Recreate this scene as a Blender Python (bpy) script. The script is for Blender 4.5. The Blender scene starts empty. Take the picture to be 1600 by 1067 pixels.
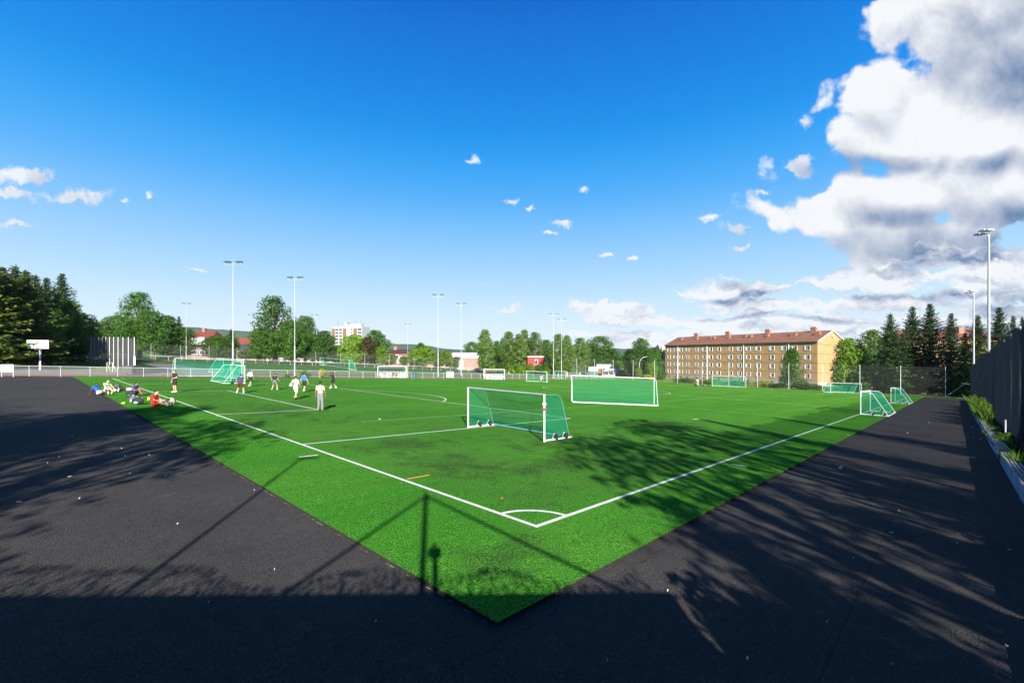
import bpy, bmesh, math, random
import numpy as np
from mathutils import Vector, Matrix
rnd = random.Random(7)
SC = bpy.context.scene
COL = SC.collection
# ------------------------------------------------------------------ survey of the place
# x runs along the near touch line, y along the near goal line; the camera stands at the origin, 3.2 m up
F, CX, HY, SL, CH = 727.36, 800.0, 570.2, 0.0370, 3.2
SN, CS = math.sin(math.radians(43.51)), math.cos(math.radians(43.51))
RV = Vector((SN, -CS, 0)); FV = Vector((CS, SN, 0))

def gz(x, y):
    """height of the gently sloping ground"""
    lat = x * SN - y * CS
    return -SL * lat + 0.014 * min(90.0, max(0.0, y - 78.0)) * (1 if x < 125 else 0.0)

def at(px, D):
    lat = (px - CX) / F * D
    p = RV * lat + FV * D
    return p.x, p.y

def on(px, py):
    D = F * CH / (py - HY - SL * (px - CX))
    for _ in range(12):
        x, y = at(px, D); D = F * (CH - gz(x, y)) / (py - HY)
        D = min(max(D, 1), 400)
    return at(px, D)

def zat(py, D): return CH + (HY - py) * D / F
def hat(px, py, D):
    x, y = at(px, D); return zat(py, D) - gz(x, y)
def cam2w(lat, D):
    p = RV * lat + FV * D; return p.x, p.y
def face(a):
    """rotation about z for a thing facing angle a (0 away from the camera, 90 to its right, 180 towards it)"""
    a = math.radians(a); d = FV * math.cos(a) + RV * math.sin(a)
    return math.atan2(-d.x, d.y)

# ------------------------------------------------------------------ materials
MATS = {}
def mat(name, col, rough=0.6, var=0.0, vscale=5.0, col2=None, bump=0.0, bscale=40.0, metal=0.0, spec=0.5, objrand=0.0):
    if name in MATS: return MATS[name]
    m = bpy.data.materials.new(name); m.use_nodes = True; MATS[name] = m
    nt = m.node_tree; b = nt.nodes['Principled BSDF']
    b.inputs['Roughness'].default_value = rough; b.inputs['Metallic'].default_value = metal
    b.inputs['Specular IOR Level'].default_value = spec
    tc = nt.nodes.new('ShaderNodeTexCoord')
    if col2 is None: col2 = tuple(c * (1 - var) for c in col)
    if var > 0 or col2 != col:
        n = nt.nodes.new('ShaderNodeTexNoise'); n.inputs['Scale'].default_value = vscale; n.inputs['Detail'].default_value = 6
        nt.links.new(tc.outputs['Object'], n.inputs['Vector'])
        r = nt.nodes.new('ShaderNodeMapRange'); r.inputs[1].default_value = .35; r.inputs[2].default_value = .65
        nt.links.new(n.outputs['Fac'], r.inputs[0])
        mx = nt.nodes.new('ShaderNodeMix'); mx.data_type = 'RGBA'
        mx.inputs[6].default_value = (*col, 1); mx.inputs[7].default_value = (*col2, 1)
        nt.links.new(r.outputs[0], mx.inputs[0])
        out = mx.outputs[2]
        if objrand:
            oi = nt.nodes.new('ShaderNodeObjectInfo'); hs = nt.nodes.new('ShaderNodeHueSaturation')
            mr = nt.nodes.new('ShaderNodeMapRange'); mr.inputs[3].default_value = 1 - objrand; mr.inputs[4].default_value = 1 + objrand
            nt.links.new(oi.outputs['Random'], mr.inputs[0]); nt.links.new(mr.outputs[0], hs.inputs['Value'])
            nt.links.new(out, hs.inputs['Color']); out = hs.outputs['Color']
        nt.links.new(out, b.inputs['Base Color'])
    else: b.inputs['Base Color'].default_value = (*col, 1)
    if bump > 0:
        n2 = nt.nodes.new('ShaderNodeTexNoise'); n2.inputs['Scale'].default_value = bscale; n2.inputs['Detail'].default_value = 4
        nt.links.new(tc.outputs['Object'], n2.inputs['Vector'])
        bp = nt.nodes.new('ShaderNodeBump'); bp.inputs['Strength'].default_value = bump; bp.inputs['Distance'].default_value = .02
        nt.links.new(n2.outputs['Fac'], bp.inputs['Height']); nt.links.new(bp.outputs[0], b.inputs['Normal'])
    return m

def leafmat(name, c1, c2, trans=.35):
    m = bpy.data.materials.new(name); m.use_nodes = True; nt = m.node_tree; nt.nodes.clear(); N = nt.nodes.new; L = nt.links.new
    tc = N('ShaderNodeTexCoord'); n = N('ShaderNodeTexNoise'); n.inputs['Scale'].default_value = .55; n.inputs['Detail'].default_value = 5
    L(tc.outputs['Object'], n.inputs['Vector'])
    gi = N('ShaderNodeNewGeometry')
    ad = N('ShaderNodeMath'); ad.operation = 'MULTIPLY_ADD'; ad.inputs[1].default_value = .5
    L(gi.outputs['Random Per Island'], ad.inputs[0]); L(n.outputs['Fac'], ad.inputs[2])
    r = N('ShaderNodeMapRange'); r.inputs[1].default_value = .45; r.inputs[2].default_value = 1.05; L(ad.outputs[0], r.inputs[0])
    mx = N('ShaderNodeMix'); mx.data_type = 'RGBA'; mx.inputs[6].default_value = (*c1, 1); mx.inputs[7].default_value = (*c2, 1); L(r.outputs[0], mx.inputs[0])
    oi = N('ShaderNodeObjectInfo'); hs = N('ShaderNodeHueSaturation'); mr = N('ShaderNodeMapRange'); mr.inputs[3].default_value = .75; mr.inputs[4].default_value = 1.2
    L(oi.outputs['Random'], mr.inputs[0]); L(mr.outputs[0], hs.inputs['Value']); L(mx.outputs[2], hs.inputs['Color'])
    d = N('ShaderNodeBsdfPrincipled'); d.inputs['Roughness'].default_value = .55; d.inputs['Specular IOR Level'].default_value = .3
    t = N('ShaderNodeBsdfTranslucent'); L(hs.outputs[0], d.inputs['Base Color']); L(hs.outputs[0], t.inputs['Color'])
    ms = N('ShaderNodeMixShader'); ms.inputs[0].default_value = trans; L(d.outputs[0], ms.inputs[1]); L(t.outputs[0], ms.inputs[2])
    o = N('ShaderNodeOutputMaterial'); L(ms.outputs[0], o.inputs[0]); MATS[name] = m; return m

def netmat(name, col, alpha, scale=0.0):
    """woven net: threads cover the fraction alpha of it"""
    m = bpy.data.materials.new(name); m.use_nodes = True; nt = m.node_tree; nt.nodes.clear(); N = nt.nodes.new; L = nt.links.new
    d = N('ShaderNodeBsdfDiffuse'); d.inputs['Color'].default_value = (*col, 1)
    tl = N('ShaderNodeBsdfTranslucent'); tl.inputs['Color'].default_value = (*col, 1)
    m1 = N('ShaderNodeMixShader'); m1.inputs[0].default_value = .4; L(d.outputs[0], m1.inputs[1]); L(tl.outputs[0], m1.inputs[2])
    t = N('ShaderNodeBsdfTransparent'); ms = N('ShaderNodeMixShader')
    L(t.outputs[0], ms.inputs[1]); L(m1.outputs[0], ms.inputs[2])
    tc = N('ShaderNodeTexCoord'); n = N('ShaderNodeTexNoise'); n.inputs['Scale'].default_value = 1.3; n.inputs['Detail'].default_value = 5
    L(tc.outputs['Object'], n.inputs['Vector'])
    r = N('ShaderNodeMapRange'); r.inputs[1].default_value = .3; r.inputs[2].default_value = .7
    r.inputs[3].default_value = alpha * .85; r.inputs[4].default_value = min(1, alpha * 1.15); L(n.outputs['Fac'], r.inputs[0]); L(r.outputs[0], ms.inputs[0])
    o = N('ShaderNodeOutputMaterial'); L(ms.outputs[0], o.inputs[0]); MATS[name] = m; return m

mastm = mat('mast_grey', (.40, .42, .44), .5, .15, 2)
railm = mat('railing_grey', (.52, .54, .54), .45, .15, 2)
white = mat('white_paint', (.78, .78, .76), .4, .12, 3)
grey = mat('galvanised', (.42, .44, .46), .45, .2, 2, metal=.3)
greyl = mat('pale_galvanised', (.62, .64, .66), .45, .15, 2, metal=.1)
dark = mat('dark_rubber', (.015, .015, .017), .7)
darkm = mat('dark_metal', (.05, .06, .07), .5)
alu = mat('aluminium', (.55, .58, .62), .35, .1, 2, metal=.5)
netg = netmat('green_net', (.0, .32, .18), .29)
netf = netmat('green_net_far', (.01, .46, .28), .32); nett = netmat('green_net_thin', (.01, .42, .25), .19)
wirem = netmat('wire_mesh', (.42, .45, .43), .05)
wire2 = netmat('wire_mesh_light', (.6, .63, .6), .16)
cagenet = netmat('cage_netting', (.13, .135, .15), .80)
brick = mat('tan_brick', (.39, .245, .112), .85, .18, .6, bump=.1)
plinth = mat('grey_plinth', (.33, .32, .31), .9, .2, 1)
roofm = mat('brown_roof_tiles', (.24, .105, .06), .8, .25, .5)
redroof = mat('red_roof', (.17, .04, .03), .8, .25, .5)
chimm = mat('chimney_brick', (.32, .15, .10), .85, .2, 2)
glass = mat('window_glass', (.05, .07, .09), .08, spec=.8)
skin1 = mat('skin_light', (.55, .33, .23), .6); skin2 = mat('skin_brown', (.22, .115, .07), .6); skin3 = mat('skin_dark', (.07, .035, .022), .6)
soft = lambda n, c: mat('cloth_' + n, c, .85, .15, 6)
bark = mat('bark', (.10, .075, .055), .9, .4, 6, bump=.4, bscale=12)
birchbark = mat('birch_bark', (.42, .40, .36), .9, .6, 9)
LF = dict(
    dec=leafmat('leaves_deep_green', (.022, .080, .009), (.088, .20, .02)),
    lime=leafmat('leaves_yellow_green', (.08, .19, .010), (.20, .34, .020)),
    birch=leafmat('leaves_birch', (.06, .14, .018), (.16, .26, .045)),
    spruce=leafmat('needles_spruce', (.010, .036, .012), (.042, .080, .014), .12),
    spruce2=leafmat('needles_pale_spruce', (.028, .060, .012), (.12, .155, .022), .15),
    copper=leafmat('leaves_copper', (.06, .045, .02), (.11, .10, .03)),
    weed=leafmat('weed_leaves', (.06, .16, .015), (.20, .32, .03)),
    yellow=leafmat('yellow_flower_leaves', (.30, .32, .02), (.48, .45, .03)))

# ------------------------------------------------------------------ mesh builder (flat coordinates; the ground's slope is added on build)
class MB:
    def __init__(s): s.v = []; s.f = []; s.sm = []
    def add(s, vs, fs, smooth=False):
        o = len(s.v); s.v += [tuple(p) for p in vs]; s.f += [tuple(i + o for i in f) for f in fs]; s.sm += [smooth] * len(fs); return s
    def quad(s, a, b, c, d): return s.add([a, b, c, d], [(0, 1, 2, 3)])
    def box(s, c, d, rz=0.0, taper=1.0):
        ca, sa = math.cos(rz), math.sin(rz); vs = []
        for z in (-.5, .5):
            t = taper if z > 0 else 1
            for x, y in ((-.5, -.5), (.5, -.5), (.5, .5), (-.5, .5)):
                X, Y = x * d[0] * t, y * d[1] * t
                vs.append((c[0] + X * ca - Y * sa, c[1] + X * sa + Y * ca, c[2] + z * d[2]))
        return s.add(vs, [(3, 2, 1, 0), (4, 5, 6, 7), (0, 1, 5, 4), (1, 2, 6, 5), (2, 3, 7, 6), (3, 0, 4, 7)])
    def bar(s, a, b, w, h):
        """square bar from a to b"""
        a, b = Vector(a), Vector(b); d = (b - a).normalized(); u = Vector((0, 0, 1)) if abs(d.z) < .9 else Vector((1, 0, 0))
        x = d.cross(u).normalized() * w / 2; y = x.cross(d).normalized() * h / 2
        vs = [p + i * x + j * y for p in (a, b) for i, j in ((-1, -1), (1, -1), (1, 1), (-1, 1))]
        return s.add(vs, [(3, 2, 1, 0), (4, 5, 6, 7), (0, 1, 5, 4), (1, 2, 6, 5), (2, 3, 7, 6), (3, 0, 4, 7)])
    def tube(s, path, r, n=8, caps=True):
        P = [Vector(p) for p in path]; m = len(P); R = r if isinstance(r, (list, tuple)) else [r] * m
        vs = []; prev = None
        for i in range(m):
            d = (P[min(i + 1, m - 1)] - P[max(i - 1, 0)]).normalized()
            if prev is None:
                u = Vector((0, 0, 1)) if abs(d.z) < .9 else Vector((1, 0, 0)); x = d.cross(u).normalized()
            else: x = (prev - d * prev.dot(d)).normalized()
            prev = x; y = d.cross(x)
            for k in range(n):
                a = 2 * math.pi * k / n; vs.append(P[i] + (x * math.cos(a) + y * math.sin(a)) * R[i])
        fs = [(i * n + k, i * n + (k + 1) % n, (i + 1) * n + (k + 1) % n, (i + 1) * n + k) for i in range(m - 1) for k in range(n)]
        s.add(vs, fs, True)
        if caps:
            s.add(vs[:n], [tuple(reversed(range(n)))]); s.add(vs[-n:], [tuple(range(n))])
        return s
    def caps(s, a, b, ra, rb, n=10):
        """capsule between two joints"""
        a, b = Vector(a), Vector(b); d = b - a; L = d.length
        if L < 1e-5: d = Vector((0, 0, 1)); L = 1e-3; b = a + d * L
        d = d / L; path = []; R = []
        for t in (-1, -.85, -.5): path.append(a + d * ra * t); R.append(ra * math.sqrt(max(.0004, 1 - t * t)))
        path += [a, b]; R += [ra, rb]
        for t in (.5, .85, 1): path.append(b + d * rb * t); R.append(rb * math.sqrt(max(.0004, 1 - t * t)))
        return s.tube(path, R, n)
    def ell(s, c, r, n=12, m=8, rz=0.0):
        vs = []; ca, sa = math.cos(rz), math.sin(rz)
        for j in range(m + 1):
            ph = math.pi * j / m
            for i in range(n):
                a = 2 * math.pi * i / n; X = r[0] * math.sin(ph) * math.cos(a); Y = r[1] * math.sin(ph) * math.sin(a)
                vs.append((c[0] + X * ca - Y * sa, c[1] + X * sa + Y * ca, c[2] - r[2] * math.cos(ph)))
        fs = [(j * n + i, j * n + (i + 1) % n, (j + 1) * n + (i + 1) % n, (j + 1) * n + i) for j in range(m) for i in range(n)]
        return s.add(vs, fs, True)
    def build(s, name, m, parent=None, org=None, local=False):
        if org is None: org = Vector((0, 0, 0))
        if parent is not None and not local: org = WORG[parent.name]
        if local: vs = s.v
        else: vs = [(x - org.x, y - org.y, z + gz(x, y) - org.z) for x, y, z in s.v]
        me = bpy.data.meshes.new(name); me.from_pydata([tuple(v) for v in vs], [], s.f)
        me.polygons.foreach_set('use_smooth', s.sm); me.materials.append(m); me.update()
        o = bpy.data.objects.new(name, me); COL.objects.link(o)
        if parent is not None:
            o.parent = parent; WORG[o.name] = WORG.get(parent.name, Vector((0, 0, 0)))
        elif not local: o.location = org; WORG[o.name] = Vector(org)
        return o
WORG = {}
def tag(o, label=None, cat=None, group=None, kind=None):
    if label: o['label'] = label
    if cat: o['category'] = cat
    if group: o['group'] = group
    if kind: o['kind'] = kind
    return o
def thing(name, x, y, label, cat, group=None, rz=0.0, z=0.0):
    o = bpy.data.objects.new(name, None); COL.objects.link(o); o.empty_display_size = .3
    o.location = (x, y, gz(x, y) + z); o.rotation_euler = (0, 0, rz); WORG[o.name] = Vector(o.location)
    return tag(o, label, cat, group)
def npmesh(name, V, Fq, m, smooth=False):
    me = bpy.data.meshes.new(name); n = len(V); k = Fq.shape[1]; q = len(Fq)
    me.vertices.add(n); me.vertices.foreach_set('co', V.astype(np.float32).ravel())
    me.loops.add(q * k); me.loops.foreach_set('vertex_index', Fq.astype(np.int32).ravel())
    me.polygons.add(q); me.polygons.foreach_set('loop_start', np.arange(0, q * k, k, dtype=np.int32))
    me.update(calc_edges=True); me.materials.append(m); return me

def kids(o): return [c for c in bpy.data.objects if c.parent == o]
def copy_thing(o, loc, rz=0.0, scale=None, label=None):
    r = o.copy(); COL.objects.link(r); r.location = loc; r.rotation_euler = (0, 0, rz)
    if scale is not None: r.scale = scale
    if label: r['label'] = label
    for ch in o.children:
        c = ch.copy(); COL.objects.link(c); c.parent = r
        for g in ch.children:
            d = g.copy(); COL.objects.link(d); d.parent = c
    WORG[r.name] = Vector(loc)
    return r

# ------------------------------------------------------------------ setting: ground sheets
def sheet(name, pts, z, m, step=6.0):
    """flat sheet over a convex polygon given by corner points, cut finely enough to follow the ground"""
    bm = bmesh.new(); bm.faces.new([bm.verts.new((x, y, 0)) for x, y in pts])
    xs = [p[0] for p in pts]; ys = [p[1] for p in pts]
    for yy in (78.0,):
        if min(ys) < yy < max(ys): bmesh.ops.bisect_plane(bm, geom=bm.verts[:] + bm.edges[:] + bm.faces[:], plane_co=(0, yy, 0), plane_no=(0, 1, 0))
    for yy in (168.0,):
        if min(ys) < yy < max(ys): bmesh.ops.bisect_plane(bm, geom=bm.verts[:] + bm.edges[:] + bm.faces[:], plane_co=(0, yy, 0), plane_no=(0, 1, 0))
    if min(xs) < 125 < max(xs):
        for xx in (124.99, 125.01): bmesh.ops.bisect_plane(bm, geom=bm.verts[:] + bm.edges[:] + bm.faces[:], plane_co=(xx, 0, 0), plane_no=(1, 0, 0))
    for v in bm.verts: v.co.z = z + gz(v.co.x, v.co.y)
    me = bpy.data.meshes.new(name); bm.to_mesh(me); bm.free(); me.materials.append(m)
    o = bpy.data.objects.new(name, me); COL.objects.link(o); return tag(o, kind='structure')
def rect(x0, y0, x1, y1): return [(x0, y0), (x1, y0), (x1, y1), (x0, y1)]

def groundmat(name, build):
    m = bpy.data.materials.new(name); m.use_nodes = True; nt = m.node_tree; b = nt.nodes['Principled BSDF']; b.inputs['Specular IOR Level'].default_value = .25
    build(nt, b); MATS[name] = m; return m
def nz(nt, scale, detail=4, rough=.5, vec=None):
    n = nt.nodes.new('ShaderNodeTexNoise'); n.inputs['Scale'].default_value = scale; n.inputs['Detail'].default_value = detail; n.inputs['Roughness'].default_value = rough
    nt.links.new(vec, n.inputs['Vector']); return n.outputs['Fac']
def mrange(nt, v, a, b, c=0.0, d=1.0):
    r = nt.nodes.new('ShaderNodeMapRange'); r.inputs[1].default_value = a; r.inputs[2].default_value = b; r.inputs[3].default_value = c; r.inputs[4].default_value = d
    nt.links.new(v, r.inputs[0]); return r.outputs[0]
def mixc(nt, f, a, b):
    x = nt.nodes.new('ShaderNodeMix'); x.data_type = 'RGBA'
    if isinstance(f, float): x.inputs[0].default_value = f
    else: nt.links.new(f, x.inputs[0])
    for i, c in ((6, a), (7, b)):
        if isinstance(c, tuple): x.inputs[i].default_value = (*c, 1)
        else: nt.links.new(c, x.inputs[i])
    return x.outputs[2]
def mapping(nt, vec, sc=(1, 1, 1), rz=0.0):
    m = nt.nodes.new('ShaderNodeMapping'); m.inputs['Scale'].default_value = sc; m.inputs['Rotation'].default_value = (0, 0, rz)
    nt.links.new(vec, m.inputs['Vector']); return m.outputs[0]
def bumpn(nt, b, h, st, dist):
    bp = nt.nodes.new('ShaderNodeBump'); bp.inputs['Strength'].default_value = st; bp.inputs['Distance'].default_value = dist
    nt.links.new(h, bp.inputs['Height']); nt.links.new(bp.outputs[0], b.inputs['Normal'])
def xyz(nt, vec):
    s = nt.nodes.new('ShaderNodeSeparateXYZ'); nt.links.new(vec, s.inputs[0]); return s.outputs
def math2(nt, op, a, b=None):
    m = nt.nodes.new('ShaderNodeMath'); m.operation = op
    for i, c in ((0, a), (1, b)):
        if c is None: continue
        if isinstance(c, (int, float)): m.inputs[i].default_value = c
        else: nt.links.new(c, m.inputs[i])
    return m.outputs[0]

def turf(nt, b):
    tc = nt.nodes.new('ShaderNodeTexCoord').outputs['Object']; b.inputs['Specular IOR Level'].default_value = 0.0
    big = nz(nt, .16, 5, .6, tc); mid = nz(nt, 1.1, 5, .6, tc); m2 = nz(nt, 9, 4, .75, tc); fine = nz(nt, 34, 3, .8, tc)
    c = mixc(nt, mrange(nt, big, .35, .65), (.026, .215, .014), (.058, .265, .020))
    # worn, greyer pile inside the lines where rubber crumb shows
    s = xyz(nt, tc)
    inside = math2(nt, 'MULTIPLY', mrange(nt, s[0], 6.9, 8.2), mrange(nt, s[1], 5.9, 7.2))
    wear = math2(nt, 'MULTIPLY', inside, mrange(nt, nz(nt, .22, 6, .65, mapping(nt, tc, (1, .6, 1))), .36, .62, .30, 1.0))
    fade = math2(nt, 'MULTIPLY', wear, mrange(nt, s[0], 12, 46, 1.0, .25))
    c = mixc(nt, math2(nt, 'MULTIPLY', fade, .72), c, mixc(nt, mrange(nt, s[0], 12, 30), (.052, .118, .028), (.078, .165, .038)))
    roll = nt.nodes.new('ShaderNodeTexWave'); roll.inputs['Scale'].default_value = .039; roll.bands_direction = 'Y'; roll.inputs['Distortion'].default_value = .25; nt.links.new(tc, roll.inputs['Vector'])
    c = mixc(nt, mrange(nt, roll.outputs['Fac'], .47, .53, 0, .13), c, (.16, .36, .05))
    c = mixc(nt, math2(nt, 'MULTIPLY', mrange(nt, s[0], 35, 80), mrange(nt, nz(nt, .5, 5, .7, mapping(nt, tc, (.25, 1, 1), .785)), .35, .65, .2, .9)), c, (.14, .34, .035))
    # broad tracks and matted pile
    trk = mrange(nt, nz(nt, .9, 6, .7, mapping(nt, tc, (.18, 1, 1), .3)), .46, .64, 0, .60)
    c = mixc(nt, trk, c, (.045, .15, .022))
    crumb = mrange(nt, mid, .50, .70, 0, .85)
    c = mixc(nt, math2(nt, 'MULTIPLY', crumb, math2(nt, 'MULTIPLY', inside, mrange(nt, s[0], 10, 34, 1, 0))), c, (.035, .055, .028))
    # two dark crumb patches near the corner
    for cx, cy, rx, ry in ((5.7, 5.4, 1.3, .9), (12.5, 9.5, 3.2, 1.6), (10.2, 15.5, 2.5, 2.0), (15.5, 12.5, 3.5, 1.5), (9.5, 11.5, 1.6, 3.2), (19, 20, 3, 2.4), (10.5, 28, 2.6, 5.5), (27, 12, 4, 1.8)):
        d = nt.nodes.new('ShaderNodeVectorMath'); d.operation = 'SUBTRACT'; nt.links.new(tc, d.inputs[0]); d.inputs[1].default_value = (cx, cy, 0)
        q = nt.nodes.new('ShaderNodeVectorMath'); q.operation = 'MULTIPLY'; nt.links.new(d.outputs[0], q.inputs[0]); q.inputs[1].default_value = (1 / rx, 1 / ry, 0)
        l = nt.nodes.new('ShaderNodeVectorMath'); l.operation = 'LENGTH'; nt.links.new(q.outputs[0], l.inputs[0])
        f = math2(nt, 'ADD', math2(nt, 'SUBTRACT', 1.0, l.outputs['Value']), math2(nt, 'MULTIPLY', math2(nt, 'SUBTRACT', mid, .5), 2.5))
        c = mixc(nt, mrange(nt, f, .1, .9, 0, .8), c, (.022, .040, .020))
    c = mixc(nt, mrange(nt, m2, .42, .70, 0, .55), c, (.022, .12, .010))
    c = mixc(nt, mrange(nt, fine, .46, .66, 0, .85), c, (.010, .060, .006))
    c = mixc(nt, mrange(nt, fine, .50, .36, 0, .55), c, (.20, .48, .09))
    nt.links.new(c, b.inputs['Base Color']); b.inputs['Roughness'].default_value = .9
    bumpn(nt, b, math2(nt, 'ADD', fine, m2), .8, .03)
TURF = groundmat('artificial_turf', turf)
def asph(nt, b):
    tc = nt.nodes.new('ShaderNodeTexCoord').outputs['Object']; b.inputs['Specular IOR Level'].default_value = 0.06
    big = nz(nt, .35, 6, .6, tc); fine = nz(nt, 45, 4, .85, tc); vor = nt.nodes.new('ShaderNodeTexVoronoi'); vor.inputs['Scale'].default_value = 42; nt.links.new(tc, vor.inputs['Vector'])
    c = mixc(nt, mrange(nt, big, .35, .68), (.056, .054, .052), (.078, .073, .069))
    dust = mrange(nt, nz(nt, 1.1, 8, .75, tc), .58, .76, 0, .55)
    c = mixc(nt, dust, c, (.15, .142, .135))
    c = mixc(nt, mrange(nt, nz(nt, 5, 6, .8, tc), .48, .7, 0, .45), c, (.03, .03, .033))
    c = mixc(nt, mrange(nt, fine, .45, .62, 0, .75), c, (.014, .014, .017))
    c = mixc(nt, mrange(nt, fine, .42, .30, 0, .7), c, (.19, .18, .18))
    c = mixc(nt, mrange(nt, vor.outputs['Distance'], .05, .14, .45, 0), c, (.24, .23, .22))
    s = xyz(nt, tc)
    def seam(coord, pos, w=.03, amp=.06, k=.75, sc=3):
        d = math2(nt, 'ABSOLUTE', math2(nt, 'ADD', math2(nt, 'SUBTRACT', coord, pos), math2(nt, 'MULTIPLY', math2(nt, 'SUBTRACT', nz(nt, sc, 4, .7, tc), .5), amp)))
        return mrange(nt, d, 0, w, k, 0)
    for coord, pos in ((s[1], 1.05), (s[0], -2.6), (s[0], -8.1)): c = mixc(nt, seam(coord, pos, .022, .06, .5), c, (.012, .012, .013))
    # cracks and crumbling rim along the turf edge
    edge = math2(nt, 'MULTIPLY', seam(s[1], 3.86, .018, .34, .55, 2.2), mrange(nt, nz(nt, .5, 3, .5, tc), .45, .55))
    c = mixc(nt, edge, c, (.008, .008, .009))
    rim = math2(nt, 'MULTIPLY', mrange(nt, math2(nt, 'ABSOLUTE', math2(nt, 'SUBTRACT', s[0], 4.045)), .008, .022, .8, 0), mrange(nt, nz(nt, 3.5, 5, .8, tc), .52, .60))
    rim = math2(nt, 'MULTIPLY', rim, mrange(nt, s[1], 4.05, 4.15))
    c = mixc(nt, rim, c, (.30, .29, .27))
    nt.links.new(c, b.inputs['Base Color']); b.inputs['Roughness'].default_value = .9
    bumpn(nt, b, math2(nt, 'ADD', fine, vor.outputs['Distance']), .6, .02)
ASPH = groundmat('asphalt', asph)
def grass(c1, c2, c3):
    def g(nt, b):
        tc = nt.nodes.new('ShaderNodeTexCoord').outputs['Object']
        c = mixc(nt, mrange(nt, nz(nt, .12, 6, .6, tc), .38, .62), c1, c2)
        c = mixc(nt, mrange(nt, nz(nt, 1.6, 6, .7, tc), .45, .7, 0, .8), c, c3)
        nt.links.new(c, b.inputs['Base Color']); b.inputs['Roughness'].default_value = .9
        bumpn(nt, b, nz(nt, 4, 6, .7, tc), .8, .15)
    return g
GRASS = groundmat('rough_grass', grass((.06, .12, .02), (.11, .16, .03), (.05, .08, .02)))
LAWN = groundmat('lawn', grass((.14, .24, .02), (.20, .27, .03), (.10, .16, .02)))
FIELD2 = groundmat('second_turf', grass((.045, .13, .025), (.06, .15, .03), (.05, .11, .03)))
TRACK = mat('red_track', (.24, .10, .075), .85, .2, 1.5, bump=.2)
CONC = mat('grey_paving', (.17, .165, .17), .85, .25, .8)
LINE = mat('line_white', (.70, .72, .66), .8, .22, 9)
LINEF = mat('line_pale', (.30, .45, .20), .8, .2, 3)

tag_ground = sheet('ground', [(-900, -900), (2600, -900), (2600, 2600), (-900, 2600)], -0.16, GRASS)
sheet('asphalt_yard', rect(-60, -24, 124.2, 74.2), -0.06, ASPH)
sheet('turf_pitch', rect(4.06, 4.11, 121.3, 73.6), 0.0, TURF)
sheet('running_track', rect(-60, 74.24, 122, 82), -0.07, TRACK)
sheet('grey_path', rect(-60, 82.05, 24, 93), -0.08, CONC)
sheet('lawn_strip', rect(-70, 93.05, 17, 120), -0.07, LAWN)
sheet('second_field', rect(24.1, 86, 112, 152), -0.05, FIELD2)
sheet('path_beside_field', [(17.1, 93.1), (24, 93.1), (24, 125), (17.1, 125)], -0.075, CONC)
sheet('grass_verge', rect(125.2, -30, 190, 110), -0.09, LAWN)

# markings
def lines():
    m = MB(); w = .055; z = .006
    X0, Y0, X1, Y1 = 7.07, 6.04, 112.07, 69.0; ym = (Y0 + Y1) / 2; xm = (X0 + X1) / 2
    def seg(x0, y0, x1, y1, w=w, z=z):
        d = Vector((x1 - x0, y1 - y0, 0)); L = d.length; d /= L; p = Vector((-d.y, d.x, 0)) * w; a = Vector((x0, y0, z)); b = Vector((x1, y1, z))
        n = max(1, int(L / 8))
        for i in range(n):
            s, e = a + d * L * i / n, a + d * L * (i + 1) / n
            m.quad(s - p, e - p, e + p, s + p)
    def arc(cx, cy, r, a0, a1, n=40):
        for i in range(n):
            t0, t1 = [math.radians(a0 + (a1 - a0) * k / n) for k in (i, i + 1)]
            P = [(cx + q * math.cos(t), cy + q * math.sin(t), .0085) for q, t in ((r - w, t0), (r + w, t0), (r + w, t1), (r - w, t1))]
            m.quad(*P)
    seg(X0, Y0 - w, X0, Y1 + w); seg(X1, Y0 - w, X1, Y1 + w); 
    seg(X0 + w, Y0, X1 - w, Y0); seg(X0 + w, Y1, X1 - w, Y1); seg(xm, Y0 + w, xm, Y1 - w)
    for s, X in ((1, X0), (-1, X1)):
        for dx, dy in ((16.5, 20.16), (5.5, 9.16)):
            xa = X + s * dx
            seg(xa, ym - dy, xa, ym + dy, z=.0075)
            for sy in (-1, 1): seg(X + s * w, ym + sy * dy, xa, ym + sy * dy)
        a = 53.1; arc(X + s * 11, ym, 9.15, (-a if s > 0 else 180 - a), (a if s > 0 else 180 + a))
    arc(X0, Y0, 1.0, 2, 88, 14); arc(X0, Y1, 1.0, -88, -2, 14); arc(X1, Y0, 1.0, 92, 178, 14)
    arc(xm, ym, 9.15, 0, 360, 72)
    seg(X0 - .95, 15.2, X0 - .35, 15.2); seg(17.2, Y0 - .9, 17.2, Y0 - .35)
    o = m.build('pitch_markings', LINE); tag(o, kind='structure')
    m = MB(); 
    for x0, y0, x1, y1 in ((40, 8, 40, 68), (78, 8, 78, 68), (12, 22, 38, 22), (12, 52, 38, 52), (42, 22, 76, 22), (42, 50, 76, 50), (88, 12, 110, 12), (88, 12, 88, 60)):
        seg(x0, y0, x1, y1, .04, .0045)
    tag(m.build('small_pitch_markings', LINEF), kind='structure')
    m = MB(); seg(7.2, 10.75, 7.95, 10.75, .045, .0095); seg(17.1, 13.6, 17.5, 13.3, .04, .005); seg(17.3, 13.95, 17.7, 13.7, .04, .005)
    tag(m.build('yellow_pitch_markings', mat('line_orange', (.65, .36, .03), .8, .2, 9)), kind='structure')
    m = MB()
    for k in range(6): seg(26, 90 + k * 12, 110, 90 + k * 12, .05, -.04)
    seg(-30, 82.6, -10, 84.2, .07, -.07); seg(4, 84, 9, 86.5, .07, -.07); seg(-20, 85, -18, 88, .08, -.07)
    tag(m.build('second_field_markings', LINE), kind='structure')
lines()

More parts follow.
